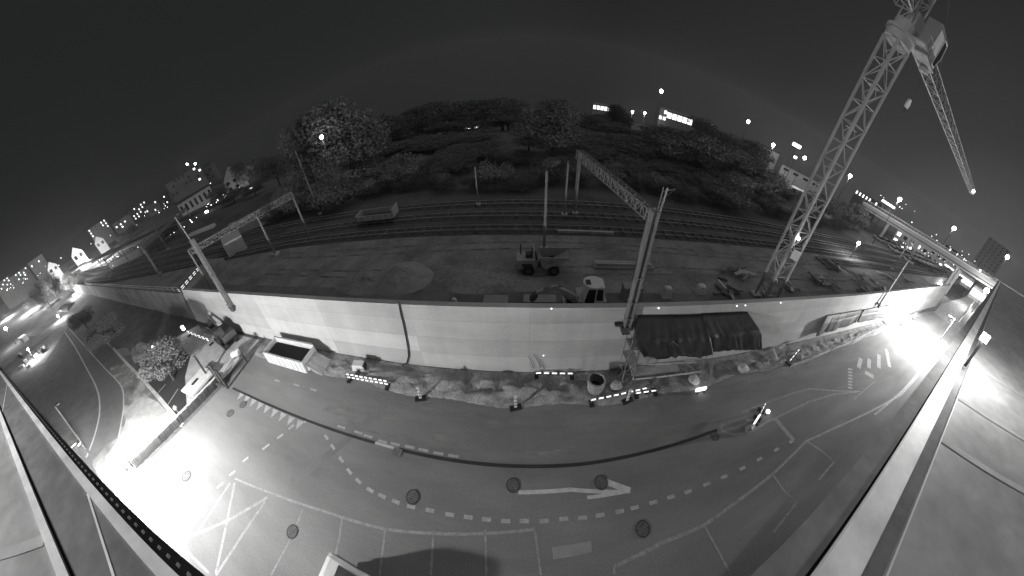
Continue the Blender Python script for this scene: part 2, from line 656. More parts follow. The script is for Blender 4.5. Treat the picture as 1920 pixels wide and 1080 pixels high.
ln((440, 897), (520, 929), (606, 958), (722, 992), (813, 1000), (910, 1000), (1003, 992))
ln((432, 905), (372, 995), (350, 1012), z=.0093)
ln((440, 905), (421, 1000), (405, 1075), w=.16, z=.0096)
ln((502, 932), (438, 970), (352, 1008), w=.16, z=.0099)
ln((497, 940), (450, 1010), (405, 1079), w=.15, z=.0102)
ln((345, 1028), (392, 1075), z=.0105)
ln((568, 955), (548, 1005), (508, 1079), w=.1, z=.0108)
ln((642, 968), (636, 1010), (622, 1076), w=.1, z=.0111)
for xx, x2 in ((722, 712), (813, 808), (910, 912), (1003, 1014)):
    ln((xx, 994), (x2, 1079), w=.1, z=.0114)
ln((1152, 1076), (1152, 1062), (1240, 1018), (1320, 985), (1376, 945), (1450, 888), (1512, 827), (1560, 805), (1625, 775), (1690, 740), (1722, 705), w=.15, z=.0117)
ln((1320, 985), (1345, 1030), (1366, 1070), w=.13, z=.012)
ln((1450, 892), (1470, 920), (1494, 942), (1450, 998), w=.12, z=.0123)
ln((1512, 827), (1540, 845), (1564, 866), (1535, 900), w=.12, z=.0126)
struct(bm.build('bay_marking', M['paintw']))
im = MB()


def li(*pp, w=.2, z=.009):
    im.stripe([at(*p) for p in pp], w, z)


li((1480, 771), (1440, 790), (1410, 808), (1375, 815), (1355, 809), (1351, 800), (1356, 795), w=.14)
li((1480, 771), (1520, 752), (1565, 739), (1614, 734), w=.14, z=.0093)
li((1390, 773), (1440, 754), (1490, 736), (1520, 729), (1570, 733), (1614, 734), w=.14, z=.0096)
li((1452, 783), (1488, 826), w=.36, z=.0102)
li((1600, 750), (1640, 715), w=.10, z=.0105)
struct(im.build('island_marking', M['paintw']))
cwm = MB()
for a, b in (((1610, 690), (1614, 672)), ((1629, 690), (1630, 673)), ((1648, 690), (1648, 665)), ((1668, 688), (1662, 655)), ((1680, 664), (1676, 648)), ((1692, 655), (1688, 640))):
    cwm.stripe([at(*a), at(*b)], .5, .009)
cwm.stripe([at(1622, 698), at(1638, 707)], .7, .0095)
for k in range(7):
    cwm.stripe([at(1590, 692 + k * 5.8), at(1598, 693 + k * 5.8)], .25, .01)
struct(cwm.build('crossing_marking', M['paint']))
# long tar joint that marks the old kerb line
jt = MB()
jt.stripe([(-23.2, 7.6), (-14.2, 7.75), (-9.0, 7.84)], .19, .013)
jt.stripe([(-7.4, 7.84), (3, 7.88), (7.6, 8.03), (11.7, 8.2)], .19, .013)
struct(jt.build('road_joint', M['joint']))
jl = MB().stripe([(-9.0, 7.85), (-7.4, 7.85)], .16, .015)
struct(jl.build('concrete_kerb_piece', M['kerb']))
rp = MB()
rp.stripe([at(545, 905), at(620, 850), at(700, 780), at(745, 735)], .5, .0065)  # long faint pole shadow across the road, painted as a darker band
lp = MB().sheet([at(1035, 1026), at(1108, 1014), at(1110, 1035), at(1037, 1049)], .0064)
struct(lp.build('pale_road_patch', mat('pale_asphalt', .27, .9, .2, 1, .1)))
struct(rp.build('road_shadow_band', mat('shadow_asphalt', .165, .9, .2, 2, .1)))
gt = MB().box((at(745, 848).x, at(745, 848).y, .03), (.55, .45, .03))
tag(gt.build('drain_grate', M['iron']), 'small dark square drain grate against the long black road joint', 'drain')

for i, (p, rr, lb) in enumerate((
        ((962, 910), .36, 'dark round manhole cover at the tail of the painted arrow'),
        ((1127, 905), .36, 'dark round manhole cover beside the head of the painted arrow'),
        ((774, 932), .36, 'round manhole cover touching the curved dashed line left of the arrow'),
        ((548, 997), .33, 'round manhole cover on the line of a parking bay near the hatched triangle'),
        ((350, 893), .40, 'pale round manhole cover in the overexposed floodlit patch of road'),
        ((432, 775), .36, 'round manhole cover below the row of give way triangles, paler of the pair'),
        ((456, 759), .34, 'dark round manhole cover nearest the row of give way triangles'),
        ((1205, 992), .36, 'faint dark manhole cover below the dashed line right of the arrow'),
        ((1340, 818), .30, 'dark manhole cover at the rounded tip of the painted traffic island'))):
    c = at(*p)
    q = MB()
    q.tube((c.x, c.y, .0), (c.x, c.y, .028), rr, n=28)
    o = q.build('manhole_cover', M['iron'])
    tag(o, lb, 'manhole cover', 'manhole covers in the road')
    fr_ = MB()
    for k in range(28):
        a, b = 2 * math.pi * k / 28, 2 * math.pi * (k + 1) / 28
        fr_.add([(c.x + math.cos(t) * r2, c.y + math.sin(t) * r2, .031) for t, r2 in ((a, rr * .97), (b, rr * .97), (b, rr * .8), (a, rr * .8))], [(0, 1, 2, 3)])
    for k in (-2, -1, 0, 1, 2):
        hw = math.sqrt(max(0, (rr * .7) ** 2 - (k * rr * .28) ** 2))
        fr_.box((c.x, c.y + k * rr * .28, .030), (2 * hw, rr * .06, .006))
    fr_.build('cover_pattern', M['dark'], o)

# ------------------------------------------------------------------ big concrete wall
wl = empty('concrete_wall', (0, 14.03, 0), 0, 'long tall pale concrete retaining wall running the whole width behind the street', 'wall')
q = MB()
Wy0, Wy1 = 0.0, .42
prof = [(-37.95, 5.66), (-20, 5.86), (0, 5.9), (20, 5.86), (31, 5.85), (50, 6.1), (71, 6.55), (78, 6.6)]
vs, fs = [], []
for x, z in prof:
    xb = x if x > -37 else -39.6
    vs += [(xb, Wy0, -.3), (x, Wy0, z), (x, Wy1, z), (xb, Wy1, -.3)]
for i in range(len(prof) - 1):
    a = i * 4
    for k in range(3):
        fs.append((a + k, a + 4 + k, a + 5 + k, a + 1 + k))
k = (len(prof) - 1) * 4
fs += [(0, 1, 2, 3), (k + 3, k + 2, k + 1, k)]
q.add(vs, fs)
q.build('wall_panel', M['concrete'], wl)
cp = MB()
for (xa, za), (xb, zb) in zip(prof[:-1], prof[1:]):
    cp.bar((xa, .21, za - .225), (xb, .21, zb - .225), .32)
cp.build('coping', M['concrete'], wl)
# reflective studs/anchor lights on the rim
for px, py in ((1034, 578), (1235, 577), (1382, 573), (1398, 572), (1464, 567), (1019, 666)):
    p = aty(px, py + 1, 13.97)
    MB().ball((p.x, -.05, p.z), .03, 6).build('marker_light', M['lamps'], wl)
# hose hanging down the wall
hp = [aty(*c, 13.9) for c in ((747, 568), (750, 585), (755, 605), (760, 628), (764, 650), (766, 668), (762, 682))]
hz = MB().path([Vector((p.x, 13.94, p.z)) for p in hp] + [Vector((hp[-1].x - .3, 13.7, .15))], .05, 6)
tag(hz.build('drain_hose', M['dark']), 'black hose hanging down the pale concrete wall left of centre', 'hose')
hz = MB().path([aty(*c, 13.95) for c in ((1014, 690), (1008, 676), (1000, 664))], .02, 4)
hz.path([aty(*c, 13.93) for c in ((1000, 690), (995, 675), (990, 668))], .02, 4)
hz.path([aty(*c, 13.93) for c in ((1021, 692), (1016, 680), (1011, 673))], .02, 4)
tag(hz.build('rebar_rods', M['dark']), 'three thin starter rods leaning on the wall foot near centre', 'rods')

lw = empty('low_wall', (0, 0, 0), 0, 'darker stained lower retaining wall with handrail left of the pale wall', 'wall')
q = MB()
P0, P1, P2 = Vector((-39.62, 14.2)), Vector((-117, 12.1)), Vector((-150, 10.4))
for a, b, za, zb in ((P0, P1, 4.75, 4.6), (P1, P2, 4.6, 4.6)):
    q.add([(a.x, a.y, -.3), (b.x, b.y, -.3), (b.x, b.y, zb), (a.x, a.y, za), (a.x, a.y + .4, -.3), (b.x, b.y + .4, -.3), (b.x, b.y + .4, zb), (a.x, a.y + .4, za)],
          [(0, 3, 2, 1), (3, 7, 6, 2), (4, 5, 6, 7), (0, 4, 7, 3), (1, 2, 6, 5)])
q.build('wall_panel', M['lowwall'], lw)
rl = MB()
for zz in (.45, .9):
    rl.tube((P0.x, P0.y + .2, 4.75 + zz), (P1.x, P1.y + .2, 4.6 + zz), .035, n=5)
for i in range(40):
    p = P0.lerp(P1, i / 39)
    rl.tube((p.x, p.y + .2, 4.55), (p.x, p.y + .2, 5.6), .03, n=5)
rl.build('handrail', M['steel'], lw)

# ------------------------------------------------------------------ masts on the wall
def wall_mast(p_base, p_top, label, thick=.34, lampside=None):
    b = aty(*p_base, 13.75)
    t = aty(*p_top, 13.75)
    o = empty('catenary_mast', (b.x, 13.75, b.z), 0, label, 'mast', 'tall steel masts bracketed to the concrete wall')
    hgt = t.z - b.z
    q = MB()
    w = thick
    for sx in (-1, 1):
        q.box((sx * w * .42, 0, hgt / 2), (w * .3, w * .9, hgt))
    q.box((0, 0.0, hgt / 2), (w * .55, w * .16, hgt))
    q.build('pole', M['steel'], o)
    br = MB().box((0, .02, .1), (w * 1.9, .44, .28))
    br.box((0, -.05, -.2), (w * 1.2, .3, .35))
    br.box((-.55, .1, .3), (.45, .3, .16))
    br.build('bracket', M['rust'], o)
    for k in (.12, .28, .5):
        MB().box((0, 0, hgt * k), (w * 1.35, w * 1.1, .06)).build('clamp', M['steel'], o)
    return o


wall_mast((435, 577), (357, 449), 'left tall steel mast on the wall, beside the striped barriers', .42)
wall_mast((1174, 616), (1231, 396), 'middle pale steel mast rising between excavator and dark tarpaulin', .42)
lm = wall_mast((1648, 572), (1707, 487), 'thin right-hand mast on the brightly lit end of the wall', .22)
# thin upper pole of the left mast
a_, b_ = aty(358, 451, 13.75), aty(328, 407, 13.75)
q = MB().tube(a_, b_, .09, n=8)
q.bar(b_ + Vector((-.7, .8, -.1)), b_ + Vector((.9, -.1, .2)), .07)
tag(q.build('aerial_pole', M['steel']), 'slim pole with short crossbar standing on top of the left wall mast', 'pole')
a_, b_ = aty(1236, 400, 14.6), aty(1252, 352, 14.6)
tag(MB().tube((a_.x - .3, 14.6, 6.2), b_, .06, n=6).build('thin_pole', M['steel']), 'thin pole standing close behind the middle wall mast', 'pole')

# ------------------------------------------------------------------ terrace poles
def rail_pole(p_base, p_top, label, r=.16, arm=True):
    b = at(*p_base, T)
    t = atr(*p_top, math.hypot(b.x, b.y))
    o = empty('catenary_pole', b, 0, label, 'pole', 'catenary poles along the railway')
    hgt = t.z - T
    MB().tube((0, 0, 0), (0, 0, hgt), r, r * .7, 8).build('pole', M['steel'], o)
    MB().box((0, 0, .15), (r * 5, r * 5, .3)).build('footing', M['kerb'], o)
    if arm:
        q = MB()
        q.bar((0, 0, hgt - .5), (1.6, .6, hgt - .3), .07)
        q.bar((0, 0, hgt - 1.5), (1.5, .55, hgt - .5), .05)
        q.ball((1.6, .6, hgt - .3), .13, 6)
        q.build('cantilever_arm', M['steel'], o)
    return o


rail_pole((1020, 470), (1025, 320), 'pale slim pole standing right behind the dumper truck', .15, False)
rail_pole((1058, 405), (1062, 302), 'slim pole beyond the tracks to the right of the dumper pole', .13, False)
rail_pole((897, 385), (897, 312), 'short pole beyond the tracks at the foot of the dark trees', .11, False)
rail_pole((1078, 402), (1079, 288), 'faint pole carrying the far end of the lattice gantry', .12, False)
rail_pole((1222, 438), (1250, 352), 'short pole beyond the middle wall mast', .1)
rail_pole((517, 478), (484, 404), 'pole under the left lattice gantry beside the tracks', .19)
rail_pole((315, 467), (288, 428), 'thin pole further left beyond the station tracks', .14)
rail_pole((300, 513), (267, 463), 'dark leaning-looking pole among the left station tracks', .16)
rail_pole((243, 492), (222, 455), 'pole at the end of the platform roofs', .16)
rail_pole((206, 520), (180, 488), 'pole in front of the brightly lit platform', .16)
rail_pole((1672, 505), (1700, 438), 'dark pole in the construction yard right of the crane', .13)
rail_pole((600, 402), (602, 262), 'pole in front of the big left tree carrying a single lamp', .10, False)


def gantry(a, b, z, label, hh=.75, n=22):
    a, b = Vector((a[0], a[1], z)), Vector((b[0], b[1], z))
    o = empty('lattice_gantry', a, 0, label, 'gantry', 'lattice gantries over the tracks')
    MB().lattice((0, 0, 0), b - a, .7, hh, n, .11, .07).build('truss', M['steel'], o)
    for p in (Vector((0, 0, 0)), b - a):
        MB().tube((p.x, p.y, T - z), (p.x, p.y, .4), .17, .14, 8).build('leg', M['steel'], o)
    return o


gantry((-37.2, 17.6), (-29.2, 31.2), 9.3, 'left lattice gantry running back from the left wall mast', n=24)
gantry((8.7, 20.6), (5.3, 36.0), 9.4, 'dark lattice gantry running back from the middle wall mast', .85, 20)
gantry((-62, 20.5), (-80, 44), 10.2, 'far left thin gantry in front of the platform roofs', .5, 24)
gantry((-92, 18.5), (-112, 46), 10.2, 'farthest left gantry above the brightly lit platform', .5, 24)

# ------------------------------------------------------------------ railway tracks
def track(pts, label, gauge=1.05):
    P = [Vector((p[0], p[1])) for p in pts]
    # resample (Catmull-Rom)
    Q = []
    for i in range(len(P) - 1):
        p0, p1, p2, p3 = P[max(i - 1, 0)], P[i], P[i + 1], P[min(i + 2, len(P) - 1)]
        for k in range(6):
            t = k / 6
            Q.append(.5 * ((2 * p1) + (p2 - p0) * t + (2 * p0 - 5 * p1 + 4 * p2 - p3) * t * t + (3 * p1 - p0 - 3 * p2 + p3) * t ** 3))
    Q.append(P[-1])
    o = empty('railway_track', (Q[0].x, Q[0].y, T), 0, label, 'railway track', 'railway tracks on the terrace')
    sl, bl = MB(), MB()
    off = Q[0]
    for s_ in (-1, 1):
        q = MB()
        for i in range(len(Q) - 1):
            d = (Q[i + 1] - Q[i]).normalized()
            n = Vector((-d.y, d.x)) * s_ * gauge / 2
            a, b = Q[i] + n - off, Q[i + 1] + n - off
            q.bar((a.x, a.y, .24), (b.x, b.y, .24), .07)
        q.build('rail', M['railst'], o)
    sp_ = []
    for i in range(len(Q) - 1):
        d = Q[i + 1] - Q[i]
        k = max(1, int(d.length / 1.1))
        for j in range(k):
            sp_.append((Q[i] + d * (j / k) - off, math.atan2(d.y, d.x)))
    sp_.sort(key=lambda a: (a[0] + off).length)
    first = None
    for p, a in sp_[:100]:
        if first is None:
            first = c_ = MB().box((0, 0, 0), (.26, gauge * 1.7, .12)).build('sleeper', M['sleeper'], o)
        else:
            c_ = first.copy()
            C.objects.link(c_)
            c_.parent = o
        c_.location = (p.x, p.y, .14)
        c_.rotation_euler = (0, 0, a)
    if len(sp_) > 100:
        for p, a in sp_[100:]:
            sl.box((p.x, p.y, .14), (.26, gauge * 1.7, .12), a)
        sl.build('far_sleepers', M['sleeper'], o)['kind'] = 'stuff'
    bl.stripe([(p.x - off.x, p.y - off.y) for p in Q], gauge * 2.6, .03)
    bl.build('ballast', M['ballast'], o)
    return o


track([(-150, 13.2), (-110, 16.5), (-72, 22.0), (-47, 26.2), (-30, 29.3), (-14, 30.1), (0, 30.2), (30, 30.2), (61, 29.6), (100, 27.6), (200, 25)], 'nearest railway track curving past behind the dumper')
track([(-150, 17), (-110, 20), (-74, 25.6), (-48, 29.8), (-30, 32.6), (-14, 33.6), (0, 33.7), (30, 33.7), (61, 33.1), (100, 31.4), (200, 29)], 'second railway track, the one the pale open wagon stands on')
track([(-200, 22), (-150, 21.5), (-110, 24.5), (-80, 29), (-58, 32.5), (-42, 35.6), (-20, 37.0), (20, 37.4), (60, 36.8), (100, 35.4), (200, 33)], 'third railway track at the foot of the trees')
track([(-200, 26), (-150, 26), (-120, 28), (-90, 32), (-68, 36)], 'short left station track below the platform roofs')
track([(40, 26.5), (60, 26.0), (100, 24.4), (200, 22.8)], 'siding in the right-hand yard beyond the crane')

# ------------------------------------------------------------------ trees
def crown_mesh(seed, kind):
    r_ = random.Random(seed)
    b = MB()
    lobes = []
    nl = 14
    for i in range(nl):
        t = r_.random()
        a = r_.uniform(0, 2 * math.pi)
        z = .34 + .54 * (i + .5) / nl
        w = math.sin(math.pi * min(1, max(0.05, (z - .22) / .80))) ** .6 * (.30 if kind == 'tall' else .34)
        lobes.append((math.cos(a) * w * .72, math.sin(a) * w * .72, z if kind != 'bush' else z - .12, r_.uniform(.14, .23)))
    n = {'round': 7000, 'tall': 7500, 'bush': 5000}[kind]
    for i in range(n):
        L = lobes[r_.randrange(nl)]
        v = Vector((r_.gauss(0, 1), r_.gauss(0, 1), r_.gauss(0, 1))).normalized() * (r_.random() ** .42)
        c = Vector((L[0], L[1], L[2])) + Vector((v.x, v.y, v.z * .8)) * L[3]
        s_ = r_.uniform(.010, .023)
        u = Vector((r_.gauss(0, 1), r_.gauss(0, 1), r_.gauss(0, .6))).normalized()
        w = u.orthogonal().normalized()
        w = Matrix.Rotation(r_.uniform(0, 6.28), 3, u) @ w
        w2 = u.cross(w)
        b.add([c - w * s_, c + w2 * s_ * .6, c + w * s_, c - w2 * s_ * .6], [(0, 1, 2, 3)])
    return b, lobes


TREES = {}
for kd, seeds in (('round', (1, 2, 3)), ('tall', (4, 5)), ('bush', (6, 7))):
    for sd in seeds:
        b, lobes = crown_mesh(sd, kd)
        me = bpy.data.meshes.new('crown')
        me.from_pydata(b.v, [], b.f)
        t = MB()
        t.tube((0, 0, -.02), (0, 0, .34), .022, .015, 8)
        t.tube((0, 0, .34), (.01, 0, .7), .015, .006, 6)
        for L in lobes:
            zz = max(.25, L[2] - .16)
            t.tube((0, 0, zz), (L[0], L[1], L[2]), .009, .003, 5, False)
        me2 = bpy.data.meshes.new('trunk')
        me2.from_pydata(t.v, [], t.f)
        me2.materials.append(M['bark'])
        TREES.setdefault(kd, []).append((me, me2))
_mats = {}


def tree(x, y, z0, h, w, label, kind='round', leaf='leaf', cat='tree', group='trees beyond the railway', rz=None):
    k = rnd.randrange(len(TREES[kind]))
    me, me2 = TREES[kind][k]
    key = (kind, k, leaf)
    if key not in _mats:
        m = me.copy()
        m.materials.append(M[leaf])
        _mats[key] = m
    o = empty('bush' if cat == 'bush' else 'tree', (x, y, z0), rnd.uniform(0, 6.28) if rz is None else rz, label, cat, group)
    s_ = w / .80
    o.scale = (s_, s_, h / 1.0)
    for nm, mm in (('crown', _mats[key]), ('trunk', me2)):
        c = bpy.data.objects.new(nm, mm)
        C.objects.link(c)
        c.parent = o
    return o


def tree_px(px, top, Rr, wpx, label, kind='round', leaf='leaf', **kw):
    t = atr(px, top, Rr)
    z0 = gz(t.x, t.y) if t.y > 47 or t.y < 14 or abs(t.x) > 190 else T
    dist = math.sqrt(Rr * Rr + (t.z - H) ** 2)
    return tree(t.x, t.y, z0 - .1, max(2.0, (t.z - z0) * 1.03), wpx / F * dist, label, kind, leaf, **kw)


for a in (
        (545, 225, 60, 110, 'tall pale-grey tree at the left end of the wood beside the gantry', 'tall', 'leafm'),
        (618, 188, 60, 165, 'big broad tree with a single lamp shining through its crown', 'tall', 'leafm'),
        (668, 235, 66, 120, 'tree leaning against the right side of the big lamp-lit tree', 'round', 'leafd'),
        (715, 218, 95, 90, 'distant greyish crown peeping out right of the big left tree', 'round', 'leafm'),
        (765, 205, 100, 110, 'dark tree on the skyline right of the greyish peeping crown', 'round', 'leafd'),
        (760, 290, 50, 84, 'small round pale tree standing alone in front of the dark wood', 'round', 'leafm'),
        (700, 300, 56, 110, 'dark low tree between the big left tree and the small round one', 'round', 'leafd'),
        (830, 190, 105, 120, 'dark skyline tree left of the row of tiny window lights', 'round', 'leafd'),
        (880, 188, 112, 110, 'dark skyline tree right above the row of tiny window lights', 'round', 'leafd'),
        (940, 184, 105, 120, 'dark skyline tree left of the tall central tree', 'round', 'leafd'),
        (992, 225, 60, 95, 'left half of the tall paired crowns in the middle of the wood', 'tall', 'leafm'),
        (1040, 188, 60, 125, 'tallest tree in the middle of the wood', 'tall', 'leafm'),
        (940, 318, 55, 60, 'small slender tree left of the pale dumper pole', 'tall', 'leafd'),
        (860, 300, 58, 120, 'dark tree behind the short pole at the foot of the wood', 'round', 'leafd'),
        (1120, 250, 72, 130, 'dark tree behind the far end of the central gantry', 'round', 'leafd'),
        (1110, 212, 110, 70, 'small tree lit from behind left of the distant street lamps', 'round', 'leafm'),
        (1160, 196, 118, 60, 'tree around the pair of distant street lamps', 'tall', 'leafm'),
        (1190, 262, 70, 130, 'round dark tree above the middle wall mast', 'round', 'leafd'),
        (1260, 245, 72, 140, 'broad dark tree below the overexposed distant buildings', 'round', 'leafd'),
        (1330, 252, 74, 140, 'broad dark tree right of the overexposed distant buildings', 'round', 'leafd'),
        (1385, 275, 76, 120, 'dark tree below the last skyline lamp before the crane', 'round', 'leafd'),
        (1318, 222, 150, 60, 'skyline tree right of the overexposed buildings', 'round', 'leafd'),
        (1350, 240, 150, 80, 'low skyline tree right of the two tiny skyline lamps', 'round', 'leafd'),
        (1440, 310, 72, 110, 'tree just left of the crane mast below the lamp-lit house', 'round', 'leafd'),
        (1500, 360, 76, 90, 'tree half hidden behind the crane mast', 'round', 'leafd'),
        (1560, 370, 84, 90, 'tree right of the crane mast under the lone lamp', 'round', 'leafd'),
        (1610, 385, 92, 80, 'tree left of the bridge end', 'round', 'leafd'),
        (1220, 340, 54, 120, 'low dark tree right behind the middle wall mast', 'bush', 'leafd'),
        (1300, 350, 54, 130, 'low spreading dark tree behind the tracks, centre right', 'bush', 'leafd'),
        (1380, 345, 55, 130, 'low greyish tree behind the tracks left of the crane', 'bush', 'leafd'),
        (1120, 330, 56, 110, 'low dark tree under the central lattice gantry', 'bush', 'leafd'),
        (1040, 345, 54, 100, 'low dark tree behind the pair of slim poles', 'bush', 'leafd'),
        (960, 345, 56, 90, 'low dark tree between the short pole and the dumper pole', 'bush', 'leafd'),
        (840, 335, 54, 110, 'low dark tree right of the small round pale tree', 'bush', 'leafd'),
        (620, 330, 52, 130, 'undergrowth tree beneath the big lamp-lit tree', 'bush', 'leafd'),
        (545, 330, 56, 100, 'undergrowth tree at the far end of the left gantry', 'bush', 'leafd'),
        (500, 290, 90, 70, 'dark tree at the left edge of the wood right of the gabled house', 'round', 'leafd'),
        (455, 300, 150, 60, 'leafy tree behind the white gabled house', 'round', 'leafm'),
        (470, 345, 105, 50, 'dark tree in front of the white gabled house', 'round', 'leafd'),
        (430, 358, 112, 60, 'dark tree right of the floodlit street patch', 'round', 'leafd'),
        (405, 352, 130, 50, 'dark tree above the floodlit street patch', 'round', 'leafd'),
        (310, 420, 105, 60, 'dark tree between platform roofs and gantry', 'round', 'leafd'),
        (285, 445, 98, 50, 'dark tree right of the lit station building', 'round', 'leafd')):
    tree_px(*a)
for a in ((80, 520, 170, 50, 'dark tree below the first two gabled houses on the left', 'round', 'leafd'),
          (65, 532, 150, 45, 'dark tree left of the overexposed platform end', 'round', 'leafd'),
          (120, 515, 150, 40, 'dark tree right of the overexposed platform end', 'round', 'leafd'),
          (232, 430, 200, 50, 'dark tree on the skyline by the white gable', 'round', 'leafd')):
    tree_px(*a, group='trees by the station')
# street-side trees on the lawn
for px, py, wpx, hm, lb, lf in ((212, 652, 84, 6.0, 'large round pale tree on the lawn, left of the two lit trees', 'leafl'),
                               (326, 712, 96, 5.2, 'leafy tree on the forecourt lit strongly from below', 'leafl'),
                               (276, 682, 36, 3.2, 'small young tree between the two pale lawn trees', 'leafl'),
                               (166, 618, 56, 5.5, 'dark tree on the lawn near the low wall', 'leaf'),
                               (130, 585, 44, 4.0, 'dark bushy tree left of the lawn tree near the low wall', 'leafd')):
    p = at(px, py)
    d = math.sqrt(p.x ** 2 + p.y ** 2 + H * H)
    tree(p.x, p.y, -.05, hm, wpx / F * d, lb, 'round', lf, group='street trees on the lawn')
for px, py, wpx, hm, lb in ((102, 572, 36, 2.6, 'dark shrub on the verge above the floodlit junction, right one'), (84, 580, 34, 2.6, 'dark shrub on the verge above the floodlit junction, middle one'), (66, 592, 32, 2.4, 'dark shrub on the verge above the floodlit junction, left one'),
                            (468, 612, 22, 1.6, 'small bush growing against the wall foot beside the digger')):
    p = at(px, py)
    d = math.sqrt(p.x ** 2 + p.y ** 2 + H * H)
    tree(p.x, p.y, -.05, hm, wpx / F * d, lb, 'bush', 'leafd', cat='bush', group='shrubs')
# more wood: rows filling the slope between the tracks and the skyline
rowlab = ['plain dark tree forming the top edge of the unlit wood, rear row', 'plain dark tree inside the unlit wood, centre row', 'plain dark tree at the foot of the unlit wood, front row']
fill = [(x, 205 + abs(x - 960) * .13, 98, 110) for x in range(720, 1420, 58)] + \
       [(x, 250 + abs(x - 980) * .12, 76, 120) for x in range(650, 1440, 62)] + \
       [(x, 300 + abs(x - 980) * .06, 60, 120) for x in range(560, 1420, 66)]
for i, (x, tp, Rr, wpx) in enumerate(fill):
    if Rr < 80 and (Rr < 70 and (730 < x < 800 or x < 690) or 950 < x < 1075 or x < 690):
        continue
    tree_px(x + rnd.uniform(-12, 12), tp + rnd.uniform(-8, 14), Rr + rnd.uniform(-3, 3), wpx,
            rowlab[0 if Rr > 90 else 1 if Rr > 70 else 2], 'round', 'leafd', group='unlit wood trees, ' + ('rear row' if Rr > 90 else 'centre row' if Rr > 70 else 'front row'))

# ------------------------------------------------------------------ tower crane
CX, CYY = 21.5, 17.75
az = math.radians(50.6)
cr_ = empty('tower_crane', (CX, CYY, T), 0, 'huge lattice tower crane rising on the right with its jib pointing away', 'crane')
rot = Matrix.Rotation(math.pi / 4 - az, 3, 'Z')
mw = 1.52
q = MB()
cs = [rot @ Vector((sx * mw / 2, sy * mw / 2, 0)) for sx, sy in ((1, 1), (-1, 1), (-1, -1), (1, -1))]
HM = 24.2
nS = 15
for c in cs:
    q.box(c + Vector((0, 0, HM / 2)), (.19, .19, HM), M3=rot)
q.build('mast', M['craneel'], cr_)
for f_ in range(4):
    q = MB()
    for i in range(nS):
        z0, z1 = HM * i / nS, HM * (i + 1) / nS
        a, b = cs[f_], cs[(f_ + 1) % 4]
        if (i + f_) % 2:
            a, b = b, a
        q.bar(a + Vector((0, 0, z0)), b + Vector((0, 0, z1)), .085)
        q.bar(a + Vector((0, 0, z1)), b + Vector((0, 0, z1)), .07)
        if i % 2 == 0:
            m_ = (a + b) / 2
            q.bar(m_ + Vector((0, 0, (z0 + z1) / 2)), (cs[f_] if b is cs[(f_ + 1) % 4] else cs[f_]) + Vector((0, 0, z1)), .05)
    q.build('lacing', M['craneel'], cr_)
lad = MB()
lx = rot @ Vector((.25, .25, 0))
lv = rot @ Vector((.22, 0, 0))
lad.bar(lx - lv, lx - lv + Vector((0, 0, HM)), .04)
lad.bar(lx + lv, lx + lv + Vector((0, 0, HM)), .04)
for i in range(int(HM / .4)):
    lad.bar(lx - lv + Vector((0, 0, i * .4)), lx + lv + Vector((0, 0, i * .4)), .03)
for i in range(6):
    zz = 3.4 + i * 3.5
    lad.tube(lx + Vector((0, 0, zz)), lx + Vector((0, 0, zz + .05)), .55, n=8)
lad.build('ladder', M['craneel'], cr_)
for c in cs:
    MB().box(c + Vector((0, 0, -.1)), (.9, .9, .6), M3=rot).build('footing_block', M['kerb'], cr_)
# sign plate on the mast
sp = rot @ Vector((0, -mw / 2 - .14, 0))
sg = atr(1492, 479, 27.0)
rs_ = Matrix.Rotation(-az, 3, 'Z')
MB().box((sg.x - CX, sg.y - CYY, sg.z - T), (.78, .06, .95), M3=rs_).build('sign_plate', M['white'], cr_)
# slewing part
q = MB()
q.tube((0, 0, HM), (0, 0, HM + .5), 1.15, n=20)
q.tube((0, 0, HM + .5), (0, 0, HM + .75), 1.3, n=20)
q.tube((0, 0, HM + .75), (0, 0, HM + 1.4), .95, n=16)
q.build('slewing_ring', M['craneel'], cr_)
q = MB()
q.box((0.4, -.35, HM + 1.9), (1.5, 1.0, .9))
q.lattice((0, 0, HM + 1.3), (0, 0, HM + 8), 1.2, 1.2, 6, .14, .07, up=(0, 1, 0))
q.build('tower_head', M['craneel'], cr_)
JD = Vector((1, .096, 0)).normalized()
jz = HM + 2.2
q = MB()
q.lattice(JD * 1.3 + Vector((0, 0, jz)), JD * 57.5 + Vector((0, 0, jz)), 1.35, 1.5, 40, .11, .06, tri=True)
q.build('jib', M['craneel'], cr_)
q = MB()
q.lattice(JD * -1.2 + Vector((0, 0, jz)), JD * -14 + Vector((0, 0, jz)), 1.5, .9, 9, .12, .07)
q.build('counter_jib', M['craneel'], cr_)
MB().box(JD * -12.5 + Vector((0, 0, jz - .8)), (2.6, 1.6, 2.4)).build('counterweight', M['kerb'], cr_)
q = MB()
for e_ in (JD * 9, JD * -13):
    q.bar((0, 0, HM + 8), e_ + Vector((0, 0, jz + .6)), .05)
q.build('tie_bar', M['dark'], cr_)
tipp = JD * 57.6 + Vector((0, 0, jz))
MB().ball(tipp, .42, 10).build('tip_lamp', M['lampw'], cr_)
